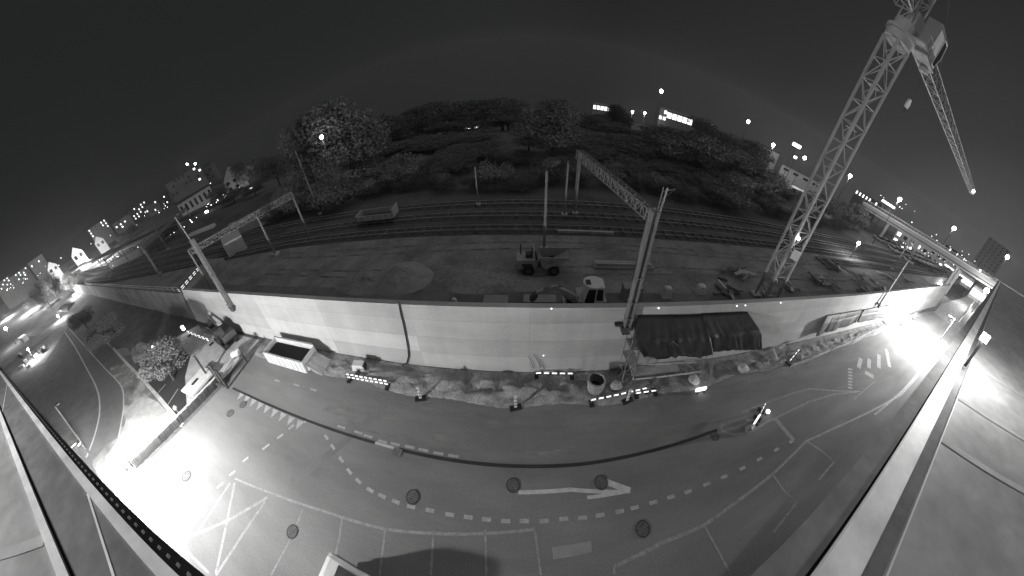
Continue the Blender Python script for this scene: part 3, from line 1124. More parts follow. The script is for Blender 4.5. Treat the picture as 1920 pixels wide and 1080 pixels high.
# cabin hanging on the camera side
cd = Vector((math.sin(rad(51)), math.cos(rad(51)), 0))
cside = Vector((cd.y, -cd.x, 0))
cct = atr(1746, 84, 28.6)
cc = Vector((cct.x - CX, cct.y - CYY, cct.z - T))
print('cabin', cc)
axc = Matrix.Rotation(math.atan2(.096, 1) , 3, 'Z')
q = MB()
q.profile([(-1.1, -1.15), (.85, -1.15), (1.35, -.1), (1.05, 1.15), (-1.1, 1.15)], cc, JD, (0, 0, 1), 1.35)
cb = q.build('cabin', mat('cabin_shell', .20, .6, .1, 1), cr_)
sy = Vector((-JD.y, JD.x, 0))
q = MB()
q.profile([(-.95, -.55), (.15, -.55), (.15, .85), (-.95, .85)], cc - sy * .69, JD, (0, 0, 1), .03)
q.build('side_panel', M['white'], cb)
q = MB().profile([(.38, -.95), (.78, -.95), (1.12, -.08), (.92, .85), (.38, .85)], cc - sy * .69, JD, (0, 0, 1), .035)
q.build('side_window', M['glass'], cb)
q = MB()
fw = [(.30, -1.05), (.84, -1.05), (1.22, -.08), (1.0, .95), (.30, .95)]
for a, b in zip(fw, fw[1:] + fw[:1]):
    q.bar(cc - sy * .70 + JD * a[0] + Vector((0, 0, a[1])), cc - sy * .70 + JD * b[0] + Vector((0, 0, b[1])), .06)
q.build('window_frame', M['white'], cb)
q = MB()
q = MB()
q.profile([(-.55, -.5), (.55, -.5), (.55, .5), (-.55, .5)], cc + JD * 1.13 + Vector((0, 0, -.66)), sy, (JD * .42 + Vector((0, 0, 1))).normalized(), .06)
q.build('window', M['glass'], cb)
q = MB()
q.box(cc + Vector((0, 0, -1.25)) + JD * .1, (2.3, 1.5, .1), M3=axc)
q.box(cc + sy * -.1 + JD * -1.5 + Vector((0, 0, -1.0)), (1.0, 1.2, .12), M3=axc)
q.box(cc + JD * 1.05 + Vector((0, 0, -1.5)), (.5, .8, .3), M3=axc)
for k in (-.6, 0, .6):
    q.bar(cc + JD * (-1.2 + k) + sy * -.72 + Vector((0, 0, -1.2)), cc + JD * (-1.2 + k) + sy * -.72 + Vector((0, 0, -.3)), .04)
q.bar(cc + JD * -1.9 + sy * -.72 + Vector((0, 0, -.3)), cc + JD * -.6 + sy * -.72 + Vector((0, 0, -.3)), .04)
q.build('cabin_platform', M['craneel'], cr_)
# hook block
hb = JD * 6.2 + Vector((CX, CYY, T + jz - 3.9))
ho = empty('hook_block', hb, 0, 'small pale hook block dangling between crane mast and jib', 'hook block')
q = MB().profile([(-.22, -.3), (.22, -.3), (.3, .1), (.14, .5), (-.14, .5), (-.3, .1)], (0, 0, 0), (1, 0, 0), (0, 0, 1), .22)
q.build('block', M['white'], ho)
q = MB().path([(0, 0, -.3), (0, 0, -.5), (.1, 0, -.62), (.02, 0, -.74), (-.1, 0, -.66)], .05)
q.build('hook', M['dark'], ho)
q = MB()
for sx in (-.12, .12):
    q.tube((sx, 0, .5), (sx, 0, 3.3), .012, n=4)
q.build('cable', M['dark'], ho)
# work light on the mast
wl_ = atr(1497, 447, 26.6)
o = MB().ball(wl_, .14, 8).build('work_light', M['lampw'])
tag(o, 'round work light glowing halfway up the lower crane mast', 'light')

# ------------------------------------------------------------------ dumper truck
def wheel(parent, c, r, w, ax=(0, 1, 0)):
    c, ax = Vector(c), Vector(ax)
    o = MB().tube(c - ax * w / 2, c + ax * w / 2, r, n=20).build('wheel', M['black'], parent)
    MB().tube(c - ax * (w / 2 + .02), c + ax * (w / 2 + .02), r * .5, n=12).build('rim', M['rust'], o)
    return o


d0 = at(992, 508, T)
du = empty('dumper_truck', (d0.x + 1.0, d0.y + .2, T), rad(1), 'pale four-wheeled dumper truck with a tipping skip, parked before a slim pole', 'dumper')
for xx in (-1.05, 1.05):
    for yy in (-.75, .75):
        wheel(du, (xx, yy, .47), .47, .42)
MB().profile([(-2.05, .45), (-.45, .45), (-.3, 1.0), (-.45, 1.35), (-2.05, 1.35)], (0, 0, 0), (1, 0, 0), (0, 0, 1), 1.3).build('engine_cover', M['cream'], du)
MB().profile([(-1.6, .78), (-.75, .78), (-.75, 1.0), (-1.6, 1.0)], (0, -.66, 0), (1, 0, 0), (0, 0, 1), .04).build('side_grille', M['dark'], du)
q = MB().profile([(-.45, 1.3), (-.3, 1.3), (-.42, 2.05), (-.55, 2.05)], (0, -.5, 0), (1, 0, 0), (0, 0, 1), .12)
q.box((-1.0, 0, 1.5), (.6, .6, .35))
q.box((-.75, 0, 1.8), (.12, .6, .4))
q.bar((-1.7, .4, 1.3), (-1.7, .4, 2.3), .08)
q.build('driver_seat', M['dark'], du)
q = MB().bar((-.5, -.55, 1.3), (-.62, -.55, 2.2), .06)
q.bar((-.5, .55, 1.3), (-.62, .55, 2.2), .06)
q.bar((-.62, -.55, 2.2), (-.62, .55, 2.2), .06)
q.build('roll_bar', M['cream'], du)
# skip as open hopper
sk = MB()
o_ = [(-.15, 1.75), (2.35, 1.72), (2.3, 1.62), (1.35, .98), (.35, .62), (.0, .95)]
i_ = [(-.05, 1.76), (2.1, 1.73), (1.25, 1.15), (.4, .85), (.1, 1.05)]
sk.profile(o_, (0, -.85, 0), (1, 0, 0), (0, 0, 1), .08)
sk.profile(o_, (0, .85, 0), (1, 0, 0), (0, 0, 1), .08)
for a, b in zip(o_[1:], o_[2:] + o_[:1]):
    sk.add([(a[0], -.85, a[1]), (b[0], -.85, b[1]), (b[0], .85, b[1]), (a[0], .85, a[1])], [(0, 1, 2, 3)])
sk.build('skip', M['cream'], du)
MB().box((.5, 0, .62), (1.6, .6, .25)).build('chassis', M['dark'], du)
q = MB()
for k in range(12):
    a, b = 2 * math.pi * k / 12, 2 * math.pi * (k + 1) / 12
    q.bar((.75 + .17 * math.cos(a), -.91, 1.32 + .12 * math.sin(a)), (.75 + .17 * math.cos(b), -.91, 1.32 + .12 * math.sin(b)), .03)
q.build('round_emblem', M['dark'], du)

# ------------------------------------------------------------------ compact excavator on the terrace
e0 = at(1100, 573, 3.4)
ex = empty('compact_excavator', (e0.x + .1, 17.25, T), 0, 'compact excavator with tall white cab and arm folded to the left, behind the wall rim', 'excavator')
for yy in (-.75, .75):
    q = MB().profile([(-1.5, .12), (-1.35, 0), (1.35, 0), (1.5, .12), (1.5, .42), (1.35, .55), (-1.35, .55), (-1.5, .42)], (0, yy, 0), (1, 0, 0), (0, 0, 1), .42)
    q.build('track', M['dark'], ex)
q = MB().tube((0, 0, .5), (0, 0, .7), .55, n=16)
q.build('undercarriage', M['cream'], ex)
MB().box((-1.75, 0, .3), (.12, 1.9, .4)).build('dozer_blade', M['cream'], ex)
q = MB().profile([(-1.0, .7), (1.1, .7), (1.25, .95), (1.15, 1.3), (-.9, 1.3)], (0, .1, 0), (1, 0, 0), (0, 0, 1), 1.7)
q.build('upper_body', M['cream'], ex)
q = MB().profile([(-.62, .72), (.62, .72), (.80, 1.3), (.72, 2.62), (-.42, 2.62), (-.66, 1.5)], (.1, -.3, 0), (1, 0, 0), (0, 0, 1), 1.12)
cb = q.build('cab', M['white'], ex)
MB().profile([(-.50, .85), (.10, .85), (.13, 2.45), (-.38, 2.45), (-.56, 1.5)], (.1, -.87, 0), (1, 0, 0), (0, 0, 1), .03).build('door_window', M['glass'], cb)
MB().profile([(.22, 1.5), (.70, 1.5), (.62, 2.45), (.22, 2.45)], (.1, -.87, 0), (1, 0, 0), (0, 0, 1), .03).build('rear_window', M['glass'], cb)
q = MB().tube((.1, -.3, 2.62), (.1, -.3, 2.70), .72, n=18)
q.build('roof', M['white'], cb)
MB().box((-.28, -.35, 2.715), (.34, .55, .04)).build('roof_hatch', M['dark'], cb)
A = [Vector(v) for v in ((-.7, -.3, 1.0), (-1.0, -.3, 1.35), (-2.45, -.3, 2.2), (-3.75, -.3, 1.75))]
q = MB().profile([(0, -.18), (.8, -.22), (1.7, -.16), (1.75, .14), (.8, .22), (0, .16)], A[1], A[2] - A[1], (0, 0, 1), .3)
q.bar(A[0], A[1], .3)
q.build('boom', M['cream'], ex)
q = MB().profile([(-.1, -.12), (1.4, -.12), (1.4, .1), (.2, .2)], A[2], A[3] - A[2], (0, 0, 1), .24)
q.build('dipper_arm', M['cream'], ex)
q = MB().tube((-.9, -.5, .95), (-1.9, -.5, 1.65), .08, n=8)
q.tube((-2.0, -.3, 2.35), (-3.3, -.3, 2.15), .07, n=8)
q.build('hydraulic_cylinder', M['steel'], ex)
q = MB().profile([(0, 0), (-.25, -.1), (-.5, -.5), (-.35, -.7), (-.1, -.5), (.08, -.2)], A[3], (1, 0, 0), (0, 0, 1), .45)
q.build('bucket', M['rust'], ex)

# ------------------------------------------------------------------ terrace clutter
def heap(px, py, r, h, label, m, z=T, sx=1.0, name='earth_heap', cat='heap', seed=0):
    p = at(px, py, z)
    b = MB()
    n, k = 22, 8
    r2 = random.Random(seed + int(px))
    vs = [(0, 0, h)]
    for i in range(1, k + 1):
        for j in range(n):
            a = 2 * math.pi * j / n
            rr = r * i / k * (1 + .18 * mnoise.noise((math.cos(a) * 1.3 + px, math.sin(a) * 1.3, i * .1)))
            zz = h * (1 - (i / k)) ** 1.15 * (1 + .25 * mnoise.noise((math.cos(a) * 2 + px, math.sin(a) * 2, i * .4))) if i < k else -.05
            vs.append((rr * sx * math.cos(a), rr * math.sin(a), zz + (r2.random() * .05 * h if i < k else 0)))
    fs = [(0, 1 + j, 1 + (j + 1) % n) for j in range(n)]
    for i in range(k - 1):
        for j in range(n):
            fs.append((1 + i * n + j, 1 + (i + 1) * n + j, 1 + (i + 1) * n + (j + 1) % n, 1 + i * n + (j + 1) % n))
    b.add(vs, fs)
    o = b.build(name, m)
    o.location = p
    return tag(o, label, cat)


M['sand'] = mat('sand', .265, .95, .15, .8, .15, .2, 8)
heap(750, 522, 2.7, 1.3, 'large smooth sand heap on the terrace left of the dumper', M['sand'], sx=1.15, name='sand_heap')
heap(690, 530, 2.2, .5, 'low spread heap at the left foot of the sand heap', M['terrace'], sx=1.6)
heap(900, 520, 2.6, .4, 'low dark soil heap between sand heap and dumper', M['terrace'], sx=1.8)
# pipes
b0, b1 = at(1112, 497, T), at(1222, 500, T)
for k, (yy, zz) in enumerate(((-.55, .14), (-.25, .14), (.05, .14), (.35, .14), (-.40, .40), (-.1, .40))):
    o = MB().box(((b0.x + b1.x) / 2, b0.y + yy, T + zz), (b1.x - b0.x - .1 * k, .22, .2)).build('timber_beam', M['wood'])
    tag(o, ['long squared beam at the street side of the beam stack', 'squared beam second from the street side in the beam stack', 'squared beam third from the street side in the beam stack', 'squared beam at the rear of the beam stack', 'upper front beam lying on the beam stack', 'upper rear beam lying on the beam stack'][k], 'beam', 'stack of long pale beams beside the middle mast')
c0, c1 = at(1045, 436, T), at(1150, 440, T)
o = MB().box(((c0.x + c1.x) / 2, c0.y, T + .15), (c1.x - c0.x, .3, .3)).build('spare_rail', M['wood'])
tag(o, 'long pale rail lying beside the nearest track behind the beam stack', 'rail')
# concrete blocks near the rim
for px, py, w, h_, lb, mm in ((930, 566, 1.8, .6, 'low pale box with three dark slots behind the wall rim, left of two', 'terr'), (1012, 563, 2.4, .5, 'low pale box with three dark slots under the excavator arm', 'terr'),
                          (1183, 552, 1.5, 1.2, 'grey crate standing between excavator and middle mast', 'terr')):
    p = at(px, py, T + .3)
    o = MB().box((p.x, p.y, T + h_ / 2), (w, .9, h_)).build('concrete_block', mat('rough_block', .26, .9, .2, 1))
    tag(o, lb, 'block')
    for k in (-.25, 0, .25):
        if h_ < 1.1:
            MB().box((p.x + k, p.y - .455, T + h_ * .6), (.15, .02, .1)).build('slot', M['black'], o)
for px, py, w, h_, lb in ((1248, 556, .8, .9, 'small white bag-like sack near the rim right of the middle mast'), (1312, 548, 1.0, .7, 'pale sack further right near the rim behind the tarpaulin'), (852, 567, .4, .35, 'tiny pale canister by the rim left of the slotted boxes')):
    p = at(px, py, T)
    q = MB().taper((p.x, p.y, T), (w, w * .8), (w * .7, w * .6), h_)
    q.ball((p.x, p.y, T + h_), w * .38, 8, .5)
    tag(q.build('sack', M['white']), lb, 'sack')
# open wagon standing on the second track
w0, w1 = at(668, 425, T), at(745, 420, T)
wg = empty('open_wagon', ((w0.x + w1.x) / 2, 33.5, T + .4), math.atan2(w1.y - w0.y, w1.x - w0.x) * .5 + .06, 'pale open-topped wagon standing on the second track at the left', 'wagon')
Lw = 5.0
MB().box((0, -1.1, .7), (Lw, .1, .7)).build('side_wall', M['cream'], wg)
MB().box((0, 1.1, .7), (Lw, .1, .7)).build('side_wall', M['cream'], wg)
MB().box((-Lw / 2 - .06, 0, .75), (.1, 2.2, .8)).build('end_wall', M['cream'], wg)
MB().box((Lw / 2 + .06, 0, .95), (.1, 2.2, 1.2)).build('end_wall', M['cream'], wg)
MB().box((0, 0, .3), (Lw, 2.2, .12)).build('floor', M['dark'], wg)
for k in range(7):
    MB().box((-Lw / 2 + Lw * k / 6, -1.18, .7), (.08, .05, .7)).build('stanchion', M['steel'], wg)
for xx in (-1.6, 1.6):
    for yy in (-.52, .52):
        wheel(wg, (xx, yy, .1), .36, .12)
# scrap and material piles in the right-hand yard
yr = random.Random(11)
for i, (px, py, sz, lb) in enumerate((
        (1530, 528, 1.0, 'heap of dull scrap just right of the crane foot'),
        (1560, 545, 1.3, 'low dark scrap heap close behind the bright wall'),
        (1600, 520, 1.3, 'scrap heap under the small yard lamp'),
        (1640, 538, 1.2, 'pale scrap heap left of the thin right-hand mast'),
        (1615, 545, .9, 'small loose heap against the bright wall'),
        (1665, 522, 1.2, 'whitish pile of bags beside the thin right-hand mast'),
        (1560, 500, 1.2, 'flat pile of boards beyond the crane foot'),
        (1700, 528, 1.1, 'dark pile right of the thin right-hand mast'),
        (1480, 540, .8, 'small heap just at the crane foot'),
        (1380, 520, 1.3, 'low earth heap left of the crane foot'),
        (1360, 545, .8, 'loose debris pile near the rim left of the crane'))):
    p = at(px, py, T)
    o = empty('scrap_pile', (p.x, p.y, T), 0, lb, 'pile', 'piles of material in the construction yard')
    mm = M['white'] if i in (3, 5) else M['wood']
    for j in range(9):
        q = MB()
        a = yr.uniform(0, 3.14)
        m3 = Matrix.Rotation(a, 3, 'Z') @ Matrix.Rotation(yr.uniform(-.4, .4), 3, 'X')
        q.box((yr.gauss(0, .9) * sz, yr.gauss(0, .6) * sz, .15 + yr.random() * .5 * sz), (yr.uniform(.6, 2.4) * sz, yr.uniform(.15, .5), yr.uniform(.06, .3)), M3=m3)
        q.build('board', mm if j % 3 == 0 else M['terrace'], o)

# ------------------------------------------------------------------ striped barriers
def barrier(p0, p1, label, z0=0.0, hgt=1.0, rows=2, gap=.28, m='strips', n=5, lampend=False, feet=True, name='striped_barrier'):
    p0, p1 = Vector((p0[0], p0[1], z0)), Vector((p1[0], p1[1], z0))
    d = (p1 - p0)
    L = d.length
    d.normalize()
    o = empty(name, p0, math.atan2(d.y, d.x), label, 'barrier', 'striped safety barriers')
    for r_ in range(rows):
        zz = hgt - .1 - r_ * gap
        MB().box((L / 2, 0, zz), (L, .04, .11)).build('board', M['kerb'] if m != 'strips' else M['rust'], o)
        for k in range(n):
            q = MB()
            q.box((L * (k + .5) / n, -.028, zz + .02), (L / n * .62, .012, .05))
            q.box((L * (k + .5) / n, 0, zz + .061), (L / n * .62, .035, .008))
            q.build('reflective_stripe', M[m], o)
    if feet:
        for xx in (.15, L - .15):
            MB().box((xx, 0, hgt / 2), (.05, .05, hgt)).build('post', M['steel'], o)
            MB().box((xx, 0, .06), (.28, .6, .12)).build('foot', M['black'], o)
    return o


barrier(at(653, 712), at(731, 726), 'striped barrier with two white rails lying on the gravel left of centre', hgt=.75, n=9, gap=.33)
barrier(at(1002, 705), at(1076, 706), 'row of short white barrier stripes along the foot of the wall at centre', hgt=.42, rows=1, n=5)
barrier(at(1104, 757), at(1213, 733), 'long slanting striped barrier in front of the concrete ring', hgt=.45, rows=1, n=8)
barrier(at(1188, 742), at(1231, 736), 'short striped barrier end beside the slanting one', hgt=.35, rows=1, n=3)
barrier(at(1476, 684), at(1496, 660), 'short striped barrier at the tape near the second tarpaulin', hgt=.5, rows=1, n=4)
barrier(at(355, 629), at(398, 646), 'two-rail striped barrier with a bright lamp at its left end beside the digger', hgt=.9, n=6)
barrier((-40.0, 14.7), (-42.8, 20.4), 'two-rail striped barrier on the terrace at the left end of the pale wall', z0=T + 1.4, hgt=.9, n=5, feet=False)
barrier((-39.5, 14.35), (-40.6, 14.5), 'short striped barrier piece on the corner of the stained wall', z0=4.4, hgt=.9, n=2, feet=False)
pl = at(350, 626)
tag(MB().tube((pl.x, pl.y, .75), (pl.x, pl.y, 1.35), .22, n=10).build('warning_lamp', M['lamps']), 'upright glowing warning lamp at the barrier beside the digger', 'lamp')
# sloping ground that carries the terrace barrier
q = MB().prism([(-39.2, 14.35), (-44.5, 14.5), (-46, 24), (-41, 24)], T - .1, T + 1.4)
tag(q.build('raised_plinth', M['terrace']), 'dark raised block of earth behind the left corner of the pale wall', 'earth block')
# guard posts with feet along the edge
def guard_post(px, py, label, h=1.15, lean=0):
    p = at(px, py)
    o = empty('guide_post', p, .3, label, 'post', 'white guide posts along the dug strip')
    MB().box((0, 0, .05), (.75, .38, .10)).build('foot', M['black'], o)
    MB().box((0, 0, .1 + h / 2), (.17, .07, h)).build('board', M['white'], o)
    for k in range(3):
        MB().box((0, -.04, .35 + k * .32), (.172, .012, .10)).build('stripe', M['steel'], o)
    return o


guard_post(789, 748, 'white guide post on a dark foot, left one of the three by the gravel strip')
guard_post(967, 765, 'slim guide post on a dark foot casting a long shadow, middle of the three')
guard_post(1176, 752, 'white guide post in front of the slanting striped barrier')
guard_post(1690, 610, 'white guide post near the bright end of the tape fence')
guard_post(1712, 598, 'white guide post farthest along the tape fence')
# reflective board on the road, its glare put in as emission
p = at(1312, 735)
o = empty('added_glow_barrier', p, 0, 'small reflective board with added glow on low feet at the road edge below the tarpaulin', 'barrier')
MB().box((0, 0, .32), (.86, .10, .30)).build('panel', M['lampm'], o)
MB().box((-.3, 0, .08), (.06, .3, .16)).build('foot', M['black'], o)
MB().box((.3, 0, .08), (.06, .3, .16)).build('foot', M['black'], o)

# ------------------------------------------------------------------ traffic island sign
p = at(1412, 800)
o = empty('road_sign', at(1400, 804), 0, 'triangular road sign face lying tilted back on the painted island tip', 'road sign')
c = at(1394, 800)
q = MB().profile([(-.42, -.25), (.5, -.28), (.02, .62)], (0, 0, .32), (.9, .2, 0), (-.1, .5, .6), .04)
q.build('sign_face', M['steel'], o)
MB().tube((.2, .15, .0), (.15, .1, .5), .03, n=6).build('prop', M['dark'], o)
bf = MB()
b_ = empty('island_beacon', at(1412, 797), 0, 'white upright beacon board on the painted island', 'beacon')
MB().box((0, 0, .08), (.6, .35, .14)).build('foot', M['black'], b_)
MB().box((0.05, 0, .62), (.24, .08, 1.0), .3).build('board', M['lamps'] if False else M['strips'], b_)  # board gets the same added glow as the barrier stripes
barrier(at(1418, 788), at(1428, 768), 'thin striped post rail behind the beacon on the painted island', hgt=.9, rows=1, n=3)
p = at(1436, 778)
o = empty('flashing_lamp', p, 0, 'round glowing lamp on a stub right of the island beacon', 'lamp')
MB().tube((0, 0, 0), (0, 0, .25), .05, n=6).build('post', M['dark'], o)
MB().ball((0, 0, .4), .17, 10).build('lamp_glass', M['lampm'], o)
p = at(1404, 805)
tag(MB().box((p.x + .3, p.y, .12), (.3, .25, .2), .4).build('ballast_block', M['kerb']), 'small pale ballast block right of the tilted triangle sign', 'block')

# ------------------------------------------------------------------ things at the foot of the wall
def loft(secs, name, m, parent, smooth=False):
    """closed body through a list of equal-length cross sections"""
    n = len(secs[0])
    b = MB()
    vs = [tuple(v) for s_ in secs for v in s_]
    fs = []
    for i in range(len(secs) - 1):
        for j in range(n):
            k = (j + 1) % n
            fs.append((i * n + j, i * n + k, (i + 1) * n + k, (i + 1) * n + j))
    fs += [tuple(range(n))[::-1], tuple(range((len(secs) - 1) * n, len(secs) * n))]
    b.add(vs, fs)
    return b.build(name, m, parent, smooth)


def tarp_body(tl, tr, el, er, bl, br, ye, label, m, seed, parts=2, wave=.10):
    o = empty('tarpaulin_tent', (0, 0, 0), 0, label, 'tarpaulin', 'tarpaulins hung on the concrete wall')
    TL, TR = aty(*tl, 13.95), aty(*tr, 13.95)
    EL, ER = aty(*el, ye), aty(*er, ye)
    BL, BR = aty(*bl, ye), aty(*br, ye)
    secs = []
    N = 64
    for i in range(N + 1):
        t = i / N
        a, e_, b = TL.lerp(TR, t), EL.lerp(ER, t), BL.lerp(BR, t)
        x = a.x
        w = mnoise.noise((x * .7, seed, 0)) * wave + mnoise.noise((x * 2.6, seed, 5)) * wave * .6
        w2 = mnoise.noise((x * 3.2, seed, 9)) * wave
        sag = .10 * math.sin(math.pi * t)
        bz = b.z + mnoise.noise((x * .8, seed, 2)) * .22
        row = [a + Vector((0, 0, 0))]
        for k in range(1, 6):
            u = k / 6
            p = a.lerp(e_, u)
            row.append(p + Vector((0, w * u, -sag * math.sin(math.pi * u) + w2 * u * .6)))
        row.append(e_ + Vector((0, w, w2 * .5)))
        for k in (1, 2, 3):
            u = k / 4
            row.append(Vector((e_.x * (1 - u) + b.x * u, ye + w * (1 + u) + w2 * u * 1.5, e_.z * (1 - u) + bz * u)))
        row.append(Vector((b.x, ye + w + w2 * 1.6, bz)))
        row.append(Vector((b.x, ye + .12 + w + w2 * 1.6, bz)))
        row.append(Vector((e_.x, ye + .15 + w, e_.z - .15)))
        row.append(Vector((a.x, 13.93, a.z - .35)))
        secs.append(row)
    loft(secs, 'cover', m, o, True)
    return o


t1 = tarp_body((1197, 591), (1322, 589), (1191, 640), (1332, 638), (1207, 671), (1336, 667), 12.35, 'left half of the big dark tarpaulin roof against the wall', M['tarp'], 3.0)
t2 = tarp_body((1316, 588), (1401, 584), (1336, 634), (1428, 622), (1338, 660), (1429, 654), 12.45, 'right half of the big dark tarpaulin roof against the wall', M['tarp'], 8.0)
q = MB()
for tt in ((1262, 640), (1236, 642)):
    c = aty(tt[0], tt[1], 12.25)
    for k in range(5):
        a = -2.1 + k * .35
        q.tube(c, c + Vector((math.cos(a) * .8, -.03, math.sin(a) * .9)), .02, .008, 5)
    break
q.build('gathered_folds', M['tarp'], t1)
t3 = tarp_body((1552, 591), (1618, 580), (1544, 606), (1612, 591), (1531, 630), (1604, 606), 13.4, 'left part of the lighter grey tarpaulin hung near the bright end of the wall', M['tarpg'], 15.0, wave=.09)
t4 = tarp_body((1621, 580), (1679, 569), (1615, 591), (1674, 580), (1608, 605), (1668, 594), 13.4, 'right part of the lighter grey tarpaulin hung near the bright end of the wall', M['tarpg'], 21.0, wave=.06)
for k in range(7):
    p, p2 = aty(1686 + k * 8.5, 570 - k * 3.2, 13.75), aty(1679 + k * 9, 588 - k * 4.6, 13.3)
    tag(MB().bar(p, p2, .16).build('prop_beam', M['wood']), ['first', 'second', 'third', 'fourth', 'fifth', 'sixth', 'seventh'][k] + ' slanting prop beam counted from the grey tarpaulin, on the overexposed wall end', 'beam', 'slanting prop beams')
# scaffold tower
sc = empty('scaffold_tower', (6.55, 13.1, 0), 0, 'narrow scaffold tower at the left edge of the dark tarpaulin', 'scaffold')
for xx in (-.35, .35):
    for yy in (-.5, .5):
        MB().tube((xx, yy, 0), (xx, yy, 4.6), .035, n=6).build('standard', M['steel'], sc)
for zz in (1.2, 2.4, 3.6, 4.4):
    q = MB()
    for a, b in (((-.35, -.5), (.35, -.5)), ((.35, -.5), (.35, .5)), ((.35, .5), (-.35, .5)), ((-.35, .5), (-.35, -.5))):
        q.tube((*a, zz), (*b, zz), .03, n=5)
    q.bar((-.35, -.5, zz - 1.1), (.35, -.5, zz), .03)
    q.build('brace', M['steel'], sc)
for zz in (2.42, 3.62):
    MB().box((0, 0, zz), (.66, .96, .04)).build('deck_board', M['wood'], sc)
# plank frame below the tarp
fr0, fr1, fr2 = at(1186, 716), at(1312, 701), at(1188, 690)
o = empty('plank_frame', (fr0.x, fr0.y, 0), 0, 'long low frame of planks on the dirt below the dark tarpaulin', 'frame')
v = fr1 - fr0
MB().bar((0, 0, .28), (v.x, v.y, .28), .12).build('plank', M['wood'], o)
MB().bar((0, 1.3, .3), (v.x, v.y + .9, .3), .10).build('plank', M['wood'], o)
MB().bar((0, 0, .28), (0, 1.3, .3), .10).build('plank', M['wood'], o)
MB().box((2.0, .7, .2), (3.6, .8, .1)).build('sheet_board', M['wood'], o)
q = at(1320, 700)
for a, b, z1, lb in (((1278, 676), (1308, 698), .9, 'pale rod leaning over the plank frame, upper one'), ((1250, 704), (1287, 725), .5, 'pale rod lying on the dirt below the plank frame'),
                     ((1324, 672), (1332, 645), 2.0, 'pale strap hanging from the middle of the dark tarpaulin'), ((1384, 664), (1399, 677), .7, 'short pale rod under the right end of the dark tarpaulin'),
                     ((1158, 706), (1176, 692), .8, 'pale rod slanting left of the scaffold tower'), ((1360, 687), (1374, 698), .3, 'short rod on the dirt right of the plank frame')):
    p, p2 = at(*a, z1), at(*b, .1)
    tag(MB().tube(p, p2, .03, n=6).build('rod', M['steel']), lb, 'rod')
# clutter of pale sacks and rubble
for i, (px, py, w, h_, lb) in enumerate(((1302, 712, .9, .5, 'crumpled pale sack at the right end of the plank frame'), (1394, 690, 1.0, .6, 'crumpled pale sack below the right end of the dark tarpaulin'),
                                         (1422, 684, .8, .3, 'flat pale sack just right of the dark tarpaulin'), (1154, 722, .9, .7, 'crumpled pale sack between concrete ring and slanting barrier'),
                                         (1500, 668, .8, .5, 'dark crumpled sack beside the short barrier near the grey tarpaulin'), (1662, 603, 1.8, .4, 'flat pale stack lying below the grey tarpaulin'))):
    p = at(px, py, h_ / 2)
    b = MB().ball((0, 0, 0), w * .5, 14, h_ / w)
    b.v = [tuple(Vector(v_) * (1 + .28 * mnoise.noise((v_[0] * 3 + i * 7, v_[1] * 3, v_[2] * 3)))) for v_ in b.v]
    o = b.build('sack', M['kerb'] if i in (0, 1, 5) else M['gravel'])
    o.location = (p.x, p.y, h_ / 2)
    tag(o, lb, 'sack')
b = MB()
for i, (px, py, lx_, ang) in enumerate(((1454, 665, 1.3, 1.2), (1466, 650, 1.0, .2), (1486, 640, 1.2, .1))):
    p = at(px, py, .4)
    tag(MB().box((p.x, p.y, .4), (lx_, .2, .12), ang).build('broken_board', M['wood']), ['bent pale board end standing right of the dark tarpaulin', 'short board against the wall left of the grey tarpaulin', 'small rack-like board on the wall foot before the grey tarpaulin'][i], 'board')
# open concrete ring
p = at(1117, 722, .5)
o = empty('concrete_ring', (p.x, p.y, 0), 0, 'open concrete shaft ring with a dark hollow, standing near the wall left of the scaffold', 'concrete ring')
q = MB()
n = 24
vs, fs = [], []
for k in range(n):
    a = 2 * math.pi * k / n
    for rr, zz in ((.52, 0), (.62, 1.15), (.50, 1.15), (.46, .3)):
        vs.append((rr * math.cos(a), rr * math.sin(a), zz))
for k in range(n):
    j = (k + 1) % n
    for u in range(3):
        fs.append((k * 4 + u, j * 4 + u, j * 4 + u + 1, k * 4 + u + 1))
q.add(vs, fs)
q.build('ring', M['gravel'], o)
MB().tube((0, 0, .25), (0, 0, .32), .47, n=20).build('dark_bottom', M['black'], o)
# open skip left
rz_ = -.02
s0, s1, s2 = at(491, 658, 1.35), at(557, 678, 1.35), at(515, 638, 1.35)
cxs, cys = (s0.x + s1.x) / 2 + .3, (s0.y + s2.y) / 2 + .1
Ls, Ws = abs(s1.x - s0.x) + .2, 1.9
o = empty('open_skip', (cxs, cys, 0), 0.0, 'long open-topped steel skip with dark inside standing on the gravel at the left', 'skip')
for nm, c, d in (('side_wall', (0, -Ws / 2, .72), (Ls, .08, 1.3)), ('side_wall', (0, Ws / 2, .8), (Ls, .08, 1.45)), ('end_wall', (-Ls / 2 - .045, 0, .72), (.08, Ws, 1.3)), ('end_wall', (Ls / 2 + .045, 0, .72), (.08, Ws, 1.3)), ('floor', (0, 0, .12), (Ls - .02, Ws - .1, .1))):
    MB().box(c, d).build(nm, M['white'] if nm != 'floor' else M['black'], o)
MB().box((0, 0, .62), (Ls - .1, Ws - .1, .5)).build('shaded_inside', M['asphalt_shade'], o)  # near-black block paints the shade inside the open skip
q = MB()
for sy in (-1, 1):
    q.bar((-Ls / 2, sy * Ws / 2, 1.4 + .07 * (sy + 1)), (Ls / 2, sy * Ws / 2, 1.4 + .07 * (sy + 1)), .12)
q.build('rim', M['steel'], o)
for k in range(9):
    MB().box((-Ls / 2 + Ls * (k + .5) / 9, -Ws / 2 - .07, .72), (.07, .06, 1.25)).build('rib', M['white'], o)
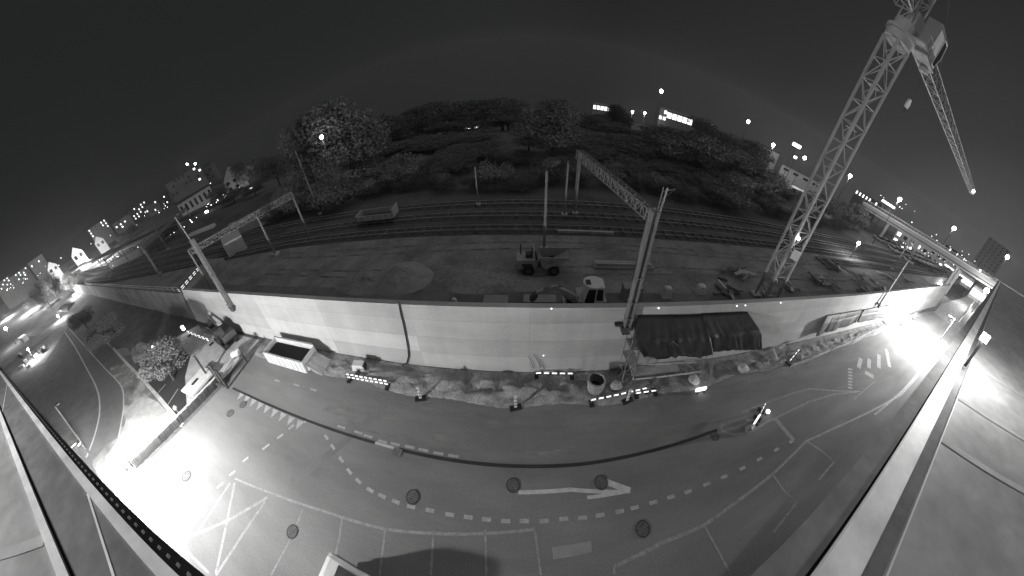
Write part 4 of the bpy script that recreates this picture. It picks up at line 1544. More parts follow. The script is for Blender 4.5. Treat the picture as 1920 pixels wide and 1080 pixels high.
MB().add([(Ls / 2 + .1, -.8, .9), (Ls / 2 + 1.5, -.8, .15), (Ls / 2 + 1.5, .8, .15), (Ls / 2 + .1, .8, .9), (Ls / 2 + .1, -.8, .8), (Ls / 2 + 1.5, -.8, .05), (Ls / 2 + 1.5, .8, .05), (Ls / 2 + .1, .8, .8)],
         [(0, 1, 2, 3), (7, 6, 5, 4), (0, 4, 5, 1), (3, 2, 6, 7), (1, 5, 6, 2), (0, 3, 7, 4)]).build('ramp', M['wood'], o)


def generator(px, py, label, s=1.0):
    p = at(px, py)
    o = empty('site_pump', p, .15, label, 'pump')
    MB().taper((0, 0, .18), (1.0 * s, .6 * s), (.8 * s, .5 * s), .55 * s).build('housing', M['white'], o)
    MB().box((.52 * s, 0, .45 * s), (.08, .42 * s, .4 * s)).build('radiator', M['black'], o)
    q = MB().tube((-.5 * s, 0, .3), (-1.1 * s, .2, .2), .03, n=6)
    q.build('drawbar', M['steel'], o)
    for yy in (-.32, .32):
        wheel(o, (0, yy * s, .16), .16, .1)
    return o


generator(577, 692, 'small white wheeled pump at the right end of the open skip')
generator(676, 693, 'small white wheeled pump above the two-rail barrier on the gravel', 1.05)
# tape fence along the dug strip on the right
tf = empty('tape_fence', (0, 0, 0), 0, 'double barrier tape strung along the road edge towards the bright wall end', 'fence')
q = MB()
tp = [at(*c, .8) for c in ((1484, 684), (1520, 672), (1560, 655), (1600, 638), (1640, 618), (1680, 604), (1712, 590), (1745, 571))]
for a, b in zip(tp[:-1], tp[1:]):
    for dz in (0, -.22):
        for k in range(8):
            u, v_ = a.lerp(b, k / 8), a.lerp(b, (k + .55) / 8)
            q.box((u + v_) / 2 + Vector((0, 0, dz)), ((u - v_).length, .02, .07), math.atan2((b - a).y, (b - a).x))
q.build('tape', M['white'], tf)
for p in tp:
    MB().tube((p.x, p.y, 0), (p.x, p.y, .95), .03, n=6).build('stake', M['steel'], tf)

# ------------------------------------------------------------------ left: digger, fence, forecourt clutter
p = at(452, 630)
dg = empty('digger', (-29.6, 12.3, 0), rad(-12), 'dark digger with raised boom standing at the foot of the wall end', 'digger')
for yy in (-.75, .75):
    MB().profile([(-1.6, .12), (-1.4, 0), (1.4, 0), (1.6, .15), (1.6, .5), (1.4, .65), (-1.4, .65), (-1.6, .5)], (0, yy, 0), (1, 0, 0), (0, 0, 1), .45).build('track', M['black'], dg)
MB().profile([(-1.5, .7), (1.4, .7), (1.6, 1.0), (1.5, 1.6), (-1.4, 1.7)], (0, .2, 0), (1, 0, 0), (0, 0, 1), 1.7).build('engine_deck', M['rust'], dg)
cb = MB().profile([(-.1, .8), (1.1, .8), (1.25, 1.6), (1.0, 2.5), (.0, 2.5)], (0, -.5, 0), (1, 0, 0), (0, 0, 1), 1.0).build('cab', M['dark'], dg)
MB().profile([(.05, 1.2), (.95, 1.2), (.85, 2.35), (.08, 2.35)], (0, -1.02, 0), (1, 0, 0), (0, 0, 1), .03).build('window', M['glass'], cb)
MB().box((.1, .2, 2.53), (.8, .5, .05)).build('light_roof', M['white'], cb)
q = MB().profile([(0, -.2), (1.4, -.25), (2.6, -.15), (2.6, .15), (1.3, .25), (0, .2)], (-1.2, .3, 1.2), (-.9, 0, .5), (0, 0, 1), .32)
q.build('boom', M['rust'], dg)
q = MB().profile([(0, -.12), (2.0, -.1), (2.0, .1), (0, .18)], (-3.4, .3, 2.35), (-.8, 0, -.65), (0, 0, 1), .25)
q.build('dipper_arm', M['rust'], dg)
MB().profile([(0, 0), (-.5, -.1), (-.7, -.6), (-.2, -.8), (.2, -.4)], (-4.9, .3, 1.2), (1, 0, 0), (0, 0, 1), .7).build('bucket', M['dark'], dg)
p = at(440, 660, .6)
o = empty('white_tank', (p.x, p.y, 0), .9, 'small overexposed white tank lying below the digger', 'tank')
MB().tube((-.5, 0, .42), (.5, 0, .42), .36, n=16).build('tank_body', M['white'], o)
for xx in (-.3, .3):
    MB().box((xx, 0, .06), (.1, .6, .12)).build('skid', M['dark'], o)
p = at(453, 662, 1.2)
tag(MB().tube((p.x, p.y, 0), (p.x, p.y, 1.4), .06, .05, 6).build('marker_stake', M['dark']), 'dark stake right of the small white tank', 'stake')
# trench timbers
for i, (a, b, lb) in enumerate((((372, 608), (452, 622), 'long dark timber along the wall foot left of the digger, rear one'), ((376, 613), (446, 628), 'long dark timber along the wall foot left of the digger, front one'),
                                ((384, 624), (412, 616), 'short crossed timber left of the digger, upper end right'), ((388, 615), (408, 628), 'short crossed timber left of the digger, upper end left'))):
    p, p2 = at(*a, .3), at(*b, .3)
    p.z, p2.z = .15 + .12 * i, .15 + .12 * i
    tag(MB().bar(p, p2, .22).build('timber', M['rust']), lb, 'timber')
# slatted fence along the side street
fe = empty('low_fence', (-25.05, -2.8, 0), 0, 'low dark slatted fence with pale top rail along the side of the road, bottom left', 'fence')
q = MB()
r3 = random.Random(3)
yy = 0
while yy < 10.3:
    w = r3.uniform(.10, .2)
    q.box((r3.uniform(.0, .08), yy + w / 2, .42 + r3.uniform(-.04, .04)), (.09, w - .02, .82 + r3.uniform(-.05, .05)))
    yy += w
q.build('slats', M['rust'], fe)
MB().box((-.10, 5.2, .86), (.16, 10.5, .08)).build('top_rail', M['white'], fe)
for k in range(5):
    MB().box((-.14, .2 + k * 2.5, .42), (.1, .1, .84)).build('post', M['wood'], fe)
# forecourt container with clutter
c0 = at(384, 735, .5)
o = empty('flat_trailer', (-27.2, 6.3, 0), rad(97), 'flat overexposed white trailer bed with one dark opening on the forecourt', 'trailer')
MB().box((0, 0, .55), (3.3, 2.1, .22)).build('bed', M['white'], o)
MB().box((-.2, .2, .67), (.9, .35, .04)).build('opening', M['black'], o)
for xx in (-.9, .9):
    for yy in (-.8, .8):
        wheel(o, (xx, yy, .24), .24, .16)
q = MB()
q.bar((1.45, 0, .5), (2.4, 0, .4), .1)
q.build('drawbar', M['steel'], o)
for px, py, h_, w, lb in ((392, 709, 3.0, .22, 'tall thin dark post at the rear left corner of the white trailer'), (417, 722, 2.6, .42, 'dark board post at the right end of the low fence, widest one'),
                          (427, 728, 2.3, .24, 'slim dark post just right of the board post by the low fence'), (409, 716, 2.0, .09, 'very thin rod standing between the two dark posts by the trailer')):
    p = at(px, py)
    d_ = (p - Vector((-22, -4.65, 0)))
    tag(MB().box((p.x, p.y, h_ / 2), (w, .12, h_), math.atan2(d_.y, d_.x) + math.pi / 2).build('post', M['dark']), lb, 'post')
r4 = random.Random(9)
for k in range(6):
    p = at(398 + k * 4.2, 716 + r4.uniform(-6, 8), .3)
    tag(MB().box((p.x, p.y, .25), (r4.uniform(.3, .8), .2, r4.uniform(.2, .5)), r4.uniform(0, 3)).build('offcut', M['dark'] if k % 2 else M['wood']),
        'small offcut in the messy row of scraps between white trailer and low fence', 'offcut', 'scraps beside the white trailer')
# two dark rails flat on the overexposed pavement
for a, b, lb in (((238, 882), (267, 855), 'dark bicycle-rack-like bar on the overexposed ground, nearest the building'), ((290, 833), (321, 805), 'dark bar on the overexposed ground, nearer the dark parking lot')):
    p, p2 = at(*a, .1), at(*b, .1)
    o = empty('ground_bar', p, 0, lb, 'bar')
    v = p2 - p
    MB().bar((0, 0, .5), v + Vector((0, 0, .4)), .07).build('rail', M['black'], o)
    for u in (0, .33, .66, 1):
        MB().bar(v * u + Vector((0, 0, -.1)), v * u + Vector((0, 0, .5)), .06).build('stand', M['black'], o)
# small lamp post in the parking lot, bollard light by the tree
def small_lamp(base, top, label, lit=True, r=.05):
    b = at(*base)
    t = atr(*top, math.hypot(b.x, b.y))
    o = empty('lamp_post', b, 0, label, 'lamp post')
    hh = max(1.0, t.z)
    MB().tube((0, 0, 0), (0, 0, hh), r, r * .8, 8).build('pole', M['steel'], o)
    MB().ball((0, 0, hh + .12), .2, 8).build('lamp_head', M['lamps'] if lit else M['white'], o)
    return o


small_lamp((343, 785), (331, 765), 'small unlit lamp post with round head in the dark parking lot', False)
small_lamp((296, 664), (286, 652), 'small garden lamp between the two pale trees', True, .03)
small_lamp((155, 608), (153, 598), 'tiny lamp by the dark bushy tree on the lawn', True, .03)
p = at(336, 772, .7)
# tall street lamp bottom left (unlit box head)
b = at(148, 807)
o = empty('street_lamp', (-31.5, -6.35, 0), 0, 'street lamp with flat dark head on a pale pole, bottom left beyond the roof edge', 'street lamp')
t = atr(112, 762, math.hypot(31.5, 6.35))
MB().tube((0, 0, 0), (0, 0, 6.2), .11, .08, 8).build('pole', M['dark'], o)
MB().box((-.1, .3, 6.25), (.8, .3, .10), .3).build('lamp_head', M['dark'], o)
# floodlight on its wall arm
o = empty('wall_floodlight', (-22.0, -4.65, 6.55), rad(16), 'small dark floodlight box on an arm just outside the roof edge, above the overexposed road', 'floodlight')
MB().box((0, 0, 0.1), (.42, .3, .12)).build('housing', M['dark'], o)
MB().box((0, 0, 0.02), (.36, .24, .03)).build('lens', M['lampw'], o)
MB().tube((0, 0.0, .18), (.1, -1.72, .3), .035, n=6).build('arm', M['dark'], o)

# ------------------------------------------------------------------ our building: facade and flat roof
nL = Vector((.27802, -.96057))
dLv = Vector((-.96057, -.27802))
nRi = Vector((.0602, -.99819))
dRv = Vector((.99819, .0602))


def inter(a, b):
    """point with nL.p = a and nRi.p = b"""
    det = nL.x * nRi.y - nL.y * nRi.x
    return Vector(((a * nRi.y - nL.y * b) / det, (nL.x * b - a * nRi.x) / det))


bld = empty('flat_roof_building', (0, -8, 0), 0, 'flat-roofed building under the camera with white-edged roof parapet in both lower corners', 'building')
ZR = 16.0


def band(lo, hi, z, length_l, length_r, h, name, m, side):
    la, lb = lo, hi
    A, Bq = inter(la[0], la[1]), inter(lb[0], lb[1])
    if side == 'L':
        poly = [A, Bq, Bq + dLv * length_l, A + dLv * length_l]
    else:
        poly = [A, Bq, Bq + dRv * length_r, A + dRv * length_r]
    q = MB().prism([(p.x, p.y + 8) for p in poly], z - h, z)
    return q.build(name, m, bld)


LL, LR = 62, 47
# (left offset, right offset) pairs from outside to inside
stepsL = [(-.20, -.105, -.10, 'gutter', 'dark'), (-.105, -.02, .02, 'edge_flashing', 'metal'), (-.02, .40, 0, 'walkway_strip', 'strip'), (.40, .435, -.05, 'seam', 'black'), (.435, .52, .02, 'inner_flashing', 'metal')]
for lo, hi, dz, nm, mm in stepsL:
    band((lo, lo * .9), (hi, hi * .9), ZR + dz, LL, LR, .12, nm, M[mm], 'L')
stepsR = [(-.06, .125, 0, 'walkway_strip', 'strip'), (.125, .145, -.05, 'seam', 'black'), (.145, .16, .02, 'edge_flashing', 'white'), (.16, .37, .01, 'coping_sheet', 'metal'), (.37, .50, -.06, 'parapet_shadow_band', 'strip'), (.50, .515, .02, 'inner_flashing', 'white')]  # dark band inside the coping paints the inner parapet's shadow
for lo, hi, dz, nm, mm in stepsR:
    band((lo, lo), (hi, hi), ZR + dz, LL, LR, .12, nm, M[mm], 'R')
# joints across the left strip
for s_ in (3.0, 9.0, 15.0, 24.0):
    a, b = inter(-.02, 0) + dLv * s_, inter(.40, 0) + dLv * s_
    MB().stripe([(a.x, a.y + 8), (b.x, b.y + 8)], .02, ZR + .004).build('seam', M['metal'], bld)
A = inter(.52, .515)
poly = [A, A + dLv * LL, Vector((A.x + dLv.x * LL, -40)), Vector((A.x + dRv.x * LR, -40)), A + dRv * LR]
MB().prism([(p.x, p.y + 8) for p in poly], ZR - .16, ZR - .03).build('roof', M['roofm'], bld)
for s_ in (3.4, 4.6, 6.4, 9.5, 14):
    a = A + dRv * s_
    MB().stripe([(a.x, a.y + 8), (a.x + .8, a.y + 4), (a.x + 1.2, a.y - 10)], .10, ZR - .022).build('roof_seam', M['seam_soft'], bld)
for s_ in (2.6, 3.1, 7, 12):
    a = A + dLv * s_
    MB().stripe([(a.x, a.y + 8), (a.x - .6, a.y + 6), (a.x - .6, a.y - 10)], .12, ZR - .022).build('roof_seam', M['seam_soft'], bld)
Bc = inter(-.05, .05)
poly = [Bc, Bc + dLv * LL, Vector((Bc.x + dLv.x * LL, -39.9)), Vector((Bc.x + dRv.x * LR, -39.9)), Bc + dRv * LR]
MB().prism([(p.x, p.y + 8) for p in poly], -.2, ZR - .17).build('wall', M['facade'], bld)
# bolt caps on the left gutter
q0 = inter(-.15, -.135)
for i in range(95):
    p = q0 + dLv * (1.4 + i * .11)
    if i < 95:
        MB().box((p.x, p.y + 8, ZR - .09), (.022, .02, .02), .28).build('bolt_cap', M['white'], bld)
RL = at(1848, 632, 16.7)
rb = empty('added_roof_lamp', (RL.x, RL.y, ZR), 0, 'bulkhead lamp added for the glare on the roof at the right end of the parapet', 'lamp')
MB().box((0, 0, .3), (.06, .06, .6)).build('housing', M['dark'], rb)
MB().box((0, 0, .68), (.2, .16, .12)).build('lamp_glass', M['lampw'], rb)
lamp('added_roof_light', (RL.x, RL.y, 16.95), 300, .2)  # lamp added to make the bright glare on the right roof
for nm, x, y, wt, lb in (('added_roof_lamp', -4.6, -6.2, 1900, 'added unseen post lamp brightening the roof beyond the left parapet'), ('added_roof_lamp', 8.5, -6.0, 170, 'added unseen post lamp brightening the roof beyond the right parapet')):
    rb = empty('added_roof_lamp', (x, y, ZR), 0, lb, 'lamp')
    MB().box((0, 0, .6), (.1, .1, 1.3)).build('post', M['dark'], rb)
    MB().box((0, 0, 1.35), (.4, .3, .2)).build('lamp_glass', M['lamps'], rb)
    lamp('added_roof_light', (x, y, 17.9), wt, .25)  # unseen lamps added to brighten the roof and its parapets

# ------------------------------------------------------------------ parked van at the bottom edge
vn = empty('parked_van', (-7.35, .05, 0), 0, 'white rounded van parked in a bay at the bottom edge, cut off by the frame', 'van')
pr = [(-2.2, .35), (2.0, .35), (2.05, .8), (2.03, 1.25), (1.97, 1.52), (1.8, 1.6), (-2.1, 1.6), (-2.2, 1.45)]
secs = []
for xx, sc_ in ((-.95, .86), (-.90, .95), (-.7, 1.0), (0, 1.02), (.7, 1.0), (.90, .95), (.95, .86)):
    secs.append([(xx, p[0] * (1 if sc_ > .9 else .985), .45 + (p[1] - .45) * sc_) for p in pr])
loft(secs, 'body', M['white'], vn, False)
MB().add([(-.72, 2.075, .95), (.72, 2.075, .95), (.66, 2.055, 1.4), (-.66, 2.055, 1.4)], [(0, 1, 2, 3)]).build('windscreen', M['glass'], vn)
for sx in (-1, 1):
    MB().box((sx * .98, .9, 1.15), (.03, .9, .35)).build('side_window', M['glass'], vn)
    MB().box((sx * .75, 2.06, .65), (.3, .06, .16)).build('headlight', M['white'], vn)
    for yy in (-1.4, 1.35):
        wheel(vn, (sx * .82, yy, .33), .33, .22, (1, 0, 0))

for yy in (-1.6, -.6, .4):
    MB().box((0, yy, 1.63), (1.5, .07, .05)).build('roof_rail', M['dark'], vn)
MB().box((.28, -.1, 1.625), (1.0, 3.7, .04)).build('roof_hatch', M['dark'], vn)  # dark panel, no real hatch, darkens the right part of the roof

# ------------------------------------------------------------------ road bridge on the right
D0, D1 = Vector((84, 52, 0)), Vector((112, -14, 0))
bg_ = empty('road_bridge', (0, 0, 0), 0, 'long concrete road bridge crossing the right side with bright railing line', 'bridge')
dd = (D1 - D0).normalized()
dn = Vector((-dd.y, dd.x, 0))
if dn.x > 0:
    dn = -dn


def deckbox(off, wd, za0, za1, zb0, zb1, name, m):
    q = MB()
    vs = []
    for P, zl, zh in ((D0, za0, za1), (D1, zb0, zb1)):
        for o2 in (off, off + wd):
            for z in (zl, zh):
                p = P - dn * o2
                vs.append((p.x, p.y, z))
    q.add(vs, [(0, 1, 3, 2), (4, 6, 7, 5), (0, 4, 5, 1), (2, 3, 7, 6), (0, 2, 6, 4), (1, 5, 7, 3)])
    return q.build(name, m, bg_)


deckbox(0, 9, 9.0, 10.6, 10.3, 13.2, 'deck', mat('bridge_concrete', .24, .85, .1, 3))
deckbox(-.1, .09, 9.5, 9.75, 10.9, 11.4, 'ledge', M['dark'])
deckbox(-.05, .3, 10.6, 10.75, 13.2, 13.4, 'curb', M['white'])
q = MB()
for k in range(61):
    P = D0.lerp(D1, k / 60)
    zb = 10.7 + 2.6 * k / 60
    q.box((P.x, P.y, zb + .5), (.06, .06, 1.0))
q.bar((D0.x, D0.y, 11.7), (D1.x, D1.y, 14.3), .10)
q.build('railing', M['white'], bg_)
for u, w in ((.02, .7), (.14, .7), (.30, .8), (.52, 1.1)):
    P = D0.lerp(D1, u)
    for o2 in (1.2, 6.5):
        p = P - dn * o2
        MB().box((p.x, p.y, 4.6), (w, w, 9.4), math.atan2(dd.y, dd.x)).build('pier', M['facade'], bg_)
# lower station-like building behind the piers
def building(px, py, Rr, w, d, h, label, m='block', rz=None, z=None, roof=None, wins=(), name='building', cat='building', grp=None, floors=3, cols=6, lit=.25, winw=.9):
    p = atr(px, py, Rr)
    z0 = gz(p.x, p.y) if z is None else z
    a = math.atan2(p.y, p.x)
    rz = (a - math.pi / 2) if rz is None else rz
    o = empty(name, (p.x, p.y, z0 - .2), rz, label, cat, grp)
    dz = max(0, p.z - z0 + .2) if z is None else 0
    MB().box((0, 0, (h + dz) / 2), (w, d, h + dz)).build('wall', M[m], o)
    h0, h = h, h + dz
    if roof == 'gable':
        q = MB().profile([(-w / 2, 0), (w / 2, 0), (0, w * .55)], (0, 0, h), (1, 0, 0), (0, 0, 1), d)
        q.build('gable', M[m], o)
        q = MB()
        for sx in (-1, 1):
            q.add([(sx * (w / 2 + .5), -d / 2 - .5, h - .3), (0, -d / 2 - .5, h + w * .55 + .3), (0, d / 2 + .5, h + w * .55 + .3), (sx * (w / 2 + .5), d / 2 + .5, h - .3)], [(0, 1, 2, 3)])
        q.build('roof', M['roof'], o)
    elif roof == 'flat':
        MB().box((0, 0, h + .15), (w + .8, d + .8, .3)).build('roof', M['roof'], o)
    r5 = random.Random(int(px * 7 + py))
    for f in range(floors):
        for c in range(cols):
            on = r5.random() < lit
            if not on and m == 'block' and r5.random() < .7:
                continue
            q = MB().box((-w / 2 + w * (c + .5) / cols, -d / 2 - .03, dz + h0 * (f + .55) / floors), (w / cols * .55 * winw, .08, h0 / floors * .5))
            q.build('window', M['winl'] if on else M['roof'] if m == 'block' else M['glass'], o)
    return o


building(447, 352, 165, 11, 12, 6, 'white gabled house with small dark windows left of the wood', 'house', roof='gable', floors=2, cols=3, lit=0)
building(376, 392, 150, 17, 8, 6.5, 'long building with a row of tall dark windows behind the platforms', 'house', floors=1, cols=7, lit=0, roof='flat', winw=.8)
building(152, 487, 215, 8.5, 10, 5.5, 'brightly lit gabled house, largest of the left skyline row', 'house', roof='gable', floors=1, cols=2, lit=0)
building(104, 510, 215, 7.5, 10, 4.2, 'brightly lit gabled house, leftmost of the skyline row', 'house', roof='gable', floors=1, cols=2, lit=0)
building(192, 462, 235, 7.5, 9, 4.8, 'lit gabled house, right one of the skyline row', 'house', roof='gable', floors=1, cols=2, lit=0)
building(355, 352, 290, 34, 12, 13, 'dim apartment block on the skyline with one lit stair column', 'block', floors=4, cols=9, lit=.06, roof='flat')
building(398, 335, 300, 16, 12, 13, 'dim apartment block right of the lit stair column', 'block', floors=4, cols=4, lit=0, roof='flat')
for i, (px, py, Rr, w, h, fl, co, lb) in enumerate((
        (190, 436, 300, 20, 9, 3, 6, 'distant block with many lit windows above the gabled houses'),
        (235, 425, 290, 18, 8, 3, 4, 'distant dim block right of the many lit windows'),
        (262, 408, 310, 26, 11, 4, 7, 'wide distant block with lit upper windows'),
        (290, 398, 300, 14, 9, 3, 4, 'distant block beside the wide one'),
        (75, 500, 300, 16, 9, 3, 4, 'distant block with a tower-like shape left of the gabled houses'),
        (40, 524, 320, 24, 8, 3, 6, 'distant lit terrace near the left picture edge'),
        (10, 540, 320, 18, 8, 3, 5, 'distant lit block at the very left picture edge'),
        (330, 372, 320, 22, 9, 3, 6, 'low distant block below the dim apartments'))):
    building(px, py, Rr, w, 9, h, lb, 'block', floors=fl, cols=co, lit=.45 if i in (0, 2, 5, 6) else .2, winw=.5, roof='flat')
building(1845, 500, 300, 24, 14, 34, 'pale high-rise slab looming above the bridge on the right', 'house', floors=9, cols=5, lit=0, z=0, winw=.35)
building(1745, 450, 260, 18, 10, 11, 'dim low block above the bridge railing', 'block', floors=3, cols=6, lit=.5, winw=.5, z=-8)
building(1795, 470, 280, 22, 10, 12, 'dim block with lit windows left of the high-rise', 'block', floors=3, cols=6, lit=.5, winw=.5, z=-6)
building(1430, 300, 190, 15, 9, 7, 'house lit by a street lamp left of the crane mast', 'block', floors=2, cols=4, lit=.1, roof='flat')
building(1272, 232, 200, 15, 8, 5.5, 'overexposed brightly lit low building on the skyline', 'block', floors=1, cols=5, lit=1, winw=1.5)
building(1248, 228, 205, 9, 8, 6.5, 'overexposed smaller building left of the brightest skyline building', 'block', floors=2, cols=4, lit=.8, winw=1.2)
building(1128, 209, 215, 11, 8, 4, 'overexposed lit building left of the two skyline lamps', 'block', floors=1, cols=5, lit=1, winw=1.3)
building(886, 241, 120, 6.5, 5, 1.3, 'row of tiny lit windows deep in the dark wood', 'block', floors=1, cols=9, lit=1, winw=1.2)
building(1700, 470, 135, 16, 8, 6, 'pale building under the bridge behind the first piers', 'facade', floors=2, cols=5, lit=.3)
building(1740, 488, 140, 14, 8, 6, 'pale building under the bridge behind the second piers', 'facade', floors=2, cols=5, lit=.3)
building(1790, 512, 150, 20, 8, 5, 'overexposed shopfront under the bridge on the right', 'house', floors=1, cols=6, lit=1, winw=1.6, z=0)
building(1860, 545, 130, 14, 6, 5.5, 'overexposed glowing front at the right picture edge', 'house', floors=1, cols=4, lit=1, winw=1.7, z=0)
building(1625, 378, 220, 20, 8, 4, 'low lit building on the skyline left of the bridge', 'block', floors=1, cols=8, lit=.8, winw=.7)
building(1500, 335, 200, 26, 8, 2.5, 'long low roof edge right behind the crane mast', 'house', floors=1, cols=4, lit=0)
building(1505, 372, 150, 14, 6, 3, 'long pale roof left of the crane mast below the lamps', 'house', floors=1, cols=4, lit=0)

# lit billboards
for px, py, Rr, w, h, lb in ((1494, 273, 170, 4.4, 1.5, 'lit rectangular billboard above the lamps beside the crane'), (1491, 295, 165, 1.6, 1.0, 'small lit oval sign below the billboard'),
                             (1666, 383, 140, 6.5, .8, 'long thin lit sign band left of the bridge lamp')):
    p = atr(px, py, Rr)
    a = math.atan2(p.y, p.x) - math.pi / 2
    z0 = gz(p.x, p.y)
    o = empty('billboard', (p.x, p.y, z0), a, lb, 'billboard')
    MB().box((0, 0, p.z - z0), (w, .2, h)).build('panel', M['winb'], o)
    MB().box((0, .3, (p.z - z0) / 2), (.3, .2, p.z - z0)).build('post', M['dark'], o)

# ------------------------------------------------------------------ street lamps
def street_lamp(px, py, Rr, label, r=.45, light=0, base=None, group='street lamps'):
    p = atr(px, py, Rr)
    z0 = gz(p.x, p.y) if base is None else base
    o = empty('street_lamp', (p.x, p.y, z0), 0, label, 'street lamp', group)
    hh = p.z - z0
    MB().tube((0, 0, 0), (0, 0, hh), .14, .08, 6).build('pole', M['rust'], o)
    MB().ball((0, 0, hh), r, 10).build('lamp_head', M['lampw'], o)
    if light:
        lamp('lamp_light', (p.x, p.y, p.z - r - .15), light, .4)
    return o


street_lamp(1687, 374, 87.7, 'tall lamp on a long thin pole in front of the bridge start', .55, 5000, base=3.0)
street_lamp(1789, 428, 118, 'bridge lamp left of the high-rise', .72, 4000, base=11.5)
street_lamp(1889, 482, 108, 'bridge lamp nearest the right picture edge', .72, 4000, base=12.8)
street_lamp(1594, 330, 120, 'lone bright lamp between crane mast and bridge', .66, 5000)
street_lamp(1450, 272, 170, 'lamp over the house left of the crane mast', .8, 9000)
street_lamp(1509, 296, 150, 'lamp right behind the crane mast near the billboard', .7, 6000)
street_lamp(1610, 456, 60, 'lamp low over the yard right of the crane foot', .32, 1200, base=3.0)
street_lamp(1186, 210, 190, 'left lamp of the two over the distant trees', .6, 5000)
street_lamp(1209, 212, 195, 'right lamp of the two over the distant trees', .6, 3000)
street_lamp(603, 257, 50.9, 'single lamp shining inside the big left tree', .26, 300, base=3.0)
street_lamp(10, 616, 128, 'lamp over the floodlit junction at the far left edge', .62, 9000, base=0)
street_lamp(184, 521, 170, 'lamp standing among the station tracks', .65, 3000, base=3.0)
street_lamp(212, 494, 175, 'platform lamp right of the overexposed platform', .8, 9000, base=3.0)
street_lamp(388, 398, 120, 'lamp over the floodlit patch behind the left gantry', .7, 12000)
street_lamp(487, 366, 118, 'lamp glowing at the edge of the wood below the gabled house', .5, 6000)
street_lamp(1765, 533, 112, 'lamp beneath the bridge beside the thick pier', .35, 3000, base=0)
street_lamp(1706, 466, 120, 'lamp under the bridge between the thin piers', .4, 3000, base=3.0)
street_lamp(1838, 507, 118, 'small lamp at the top of the thick bridge pier', .2, 800, base=0)
street_lamp(1850, 545, 100, 'glaring lamp at the right picture edge below the bridge', .9, 12000, base=0)
# distant crane lights on the skyline
for (px, py, Rr, r, lb) in ((1240, 171, 260, 1.15, 'bright light on a distant unlit crane, left one on the skyline'), (1403, 228, 260, 1.1, 'bright light on a distant unlit crane, right one on the skyline'),
                            (351, 308, 330, .95, 'left light of the pair shining in the night sky'), (366, 307, 330, .95, 'right light of the pair shining in the night sky')):
    p = atr(px, py, Rr)
    z0 = gz(p.x, p.y)
    o = empty('light_mast', (p.x, p.y, z0), 0, lb, 'light mast')
    MB().lattice((0, 0, 0), (0, 0, p.z - z0 - r), .8, .8, 12, .07, .04, up=(0, 1, 0)).build('mast', M['dark'], o)
    MB().ball((0, 0, p.z - z0), r, 10).build('lamp_head', M['lampw'], o)
# scatter of tiny street lights in the far town
r6 = random.Random(21)
spots, clus = [], []
for (xa, ya, xb, yb, n, Rr) in ((2, 545, 95, 500, 18, 260), (100, 498, 200, 430, 5, 280), (200, 440, 330, 385, 9, 280), (300, 395, 430, 330, 5, 260), (395, 415, 480, 380, 12, 125), (200, 500, 330, 462, 22, 125),
                                (330, 460, 385, 440, 10, 110), (215, 505, 250, 520, 5, 150), (1640, 360, 1720, 400, 7, 200), (1700, 415, 1830, 490, 12, 220), (1690, 455, 1800, 505, 22, 118), (1260, 228, 1300, 236, 5, 230), (1330, 236, 1345, 244, 2, 220)):
    for k in range(n):
        t = r6.random()
        spots.append((xa + (xb - xa) * t + r6.uniform(-6, 6), ya + (yb - ya) * t + r6.uniform(-7, 7), Rr * r6.uniform(.95, 1.05), len(clus)))
    clus.append(n)
CL = ['skyline at the far left picture edge', 'skyline above the gabled houses', 'skyline between gabled houses and dim apartments', 'skyline at the dim apartment block', 'trees around the white gabled house', 'sidings beside the platforms',
      'strip behind the left wall mast', 'tracks below the overexposed platform', 'skyline left of the bridge', 'skyline above the bridge railing', 'yards under the bridge', 'skyline at the overexposed buildings', 'skyline before the crane']
for (px, py, Rr, ci) in spots:
    p = atr(px, py, Rr)
    z0 = gz(p.x, p.y) if Rr > 160 else T
    if p.z < z0 + 1:
        p.z = z0 + 1
    o = empty('small_lamp', (p.x, p.y, z0), 0, 'tiny point of light among the ' + CL[ci], 'small lamp', 'tiny lights, ' + CL[ci])
    MB().tube((0, 0, 0), (0, 0, p.z - z0), .05, n=4).build('post', M['dark'], o)
    MB().ball((0, 0, p.z - z0), Rr * r6.uniform(.0005, .0012), 6).build('lamp_head', M['lamps'], o)

# ------------------------------------------------------------------ station: platforms and roofs
def slab(p0, p1, z, w, h, name, m, label, cat, legs=0):
    a, b = at(*p0, z), at(*p1, z)
    d = b - a
    o = empty(name, (a.x, a.y, T), math.atan2(d.y, d.x), label, cat)
    L = d.length
    MB().box((L / 2, 0, z - T - h / 2), (L, w, h)).build('roof' if legs else 'slab', M[m], o)
    for k in range(legs):
        MB().box((L * (k + .5) / legs, 0, (z - T - h) / 2), (.25, .25, z - T - h)).build('column', M['steel'], o)
    return o


slab((112, 519), (214, 488), T + .5, 5.0, .5, 'platform', 'house', 'overexposed station platform at the far left', 'platform')
slab((150, 498), (262, 452), T + 4.2, 5.0, .3, 'platform_roof', 'kerb', 'long pale platform roof right above the overexposed platform', 'platform roof', 6)
slab((176, 487), (225, 465), T + 4.2, 4.0, .3, 'platform_roof', 'dark', 'dark short platform roof beyond the long pale one', 'platform roof', 4)
slab((115, 512), (365, 402), T + 4.6, 4.0, .3, 'platform_roof', 'dark', 'very long dark roof line behind the platforms', 'platform roof', 10)
slab((205, 492), (268, 462), T + 2.6, 3.0, 2.6, 'station_building', 'facade', 'low pale station building with dark doorways at its right end', 'building')
slab((415, 452), (448, 434), T + 2.5, 6.0, 2.5, 'shed', 'kerb', 'pale box-like shed under the left gantry', 'shed')
slab((355, 438), (400, 420), T + .8, 1.5, .8, 'platform', 'house', 'short pale platform edge left of the gantry', 'platform')
slab((425, 425), (500, 395), T + 2.0, 3.5, 2.0, 'goods_wagon', 'kerb', 'pale goods wagon standing behind the left gantry', 'wagon')
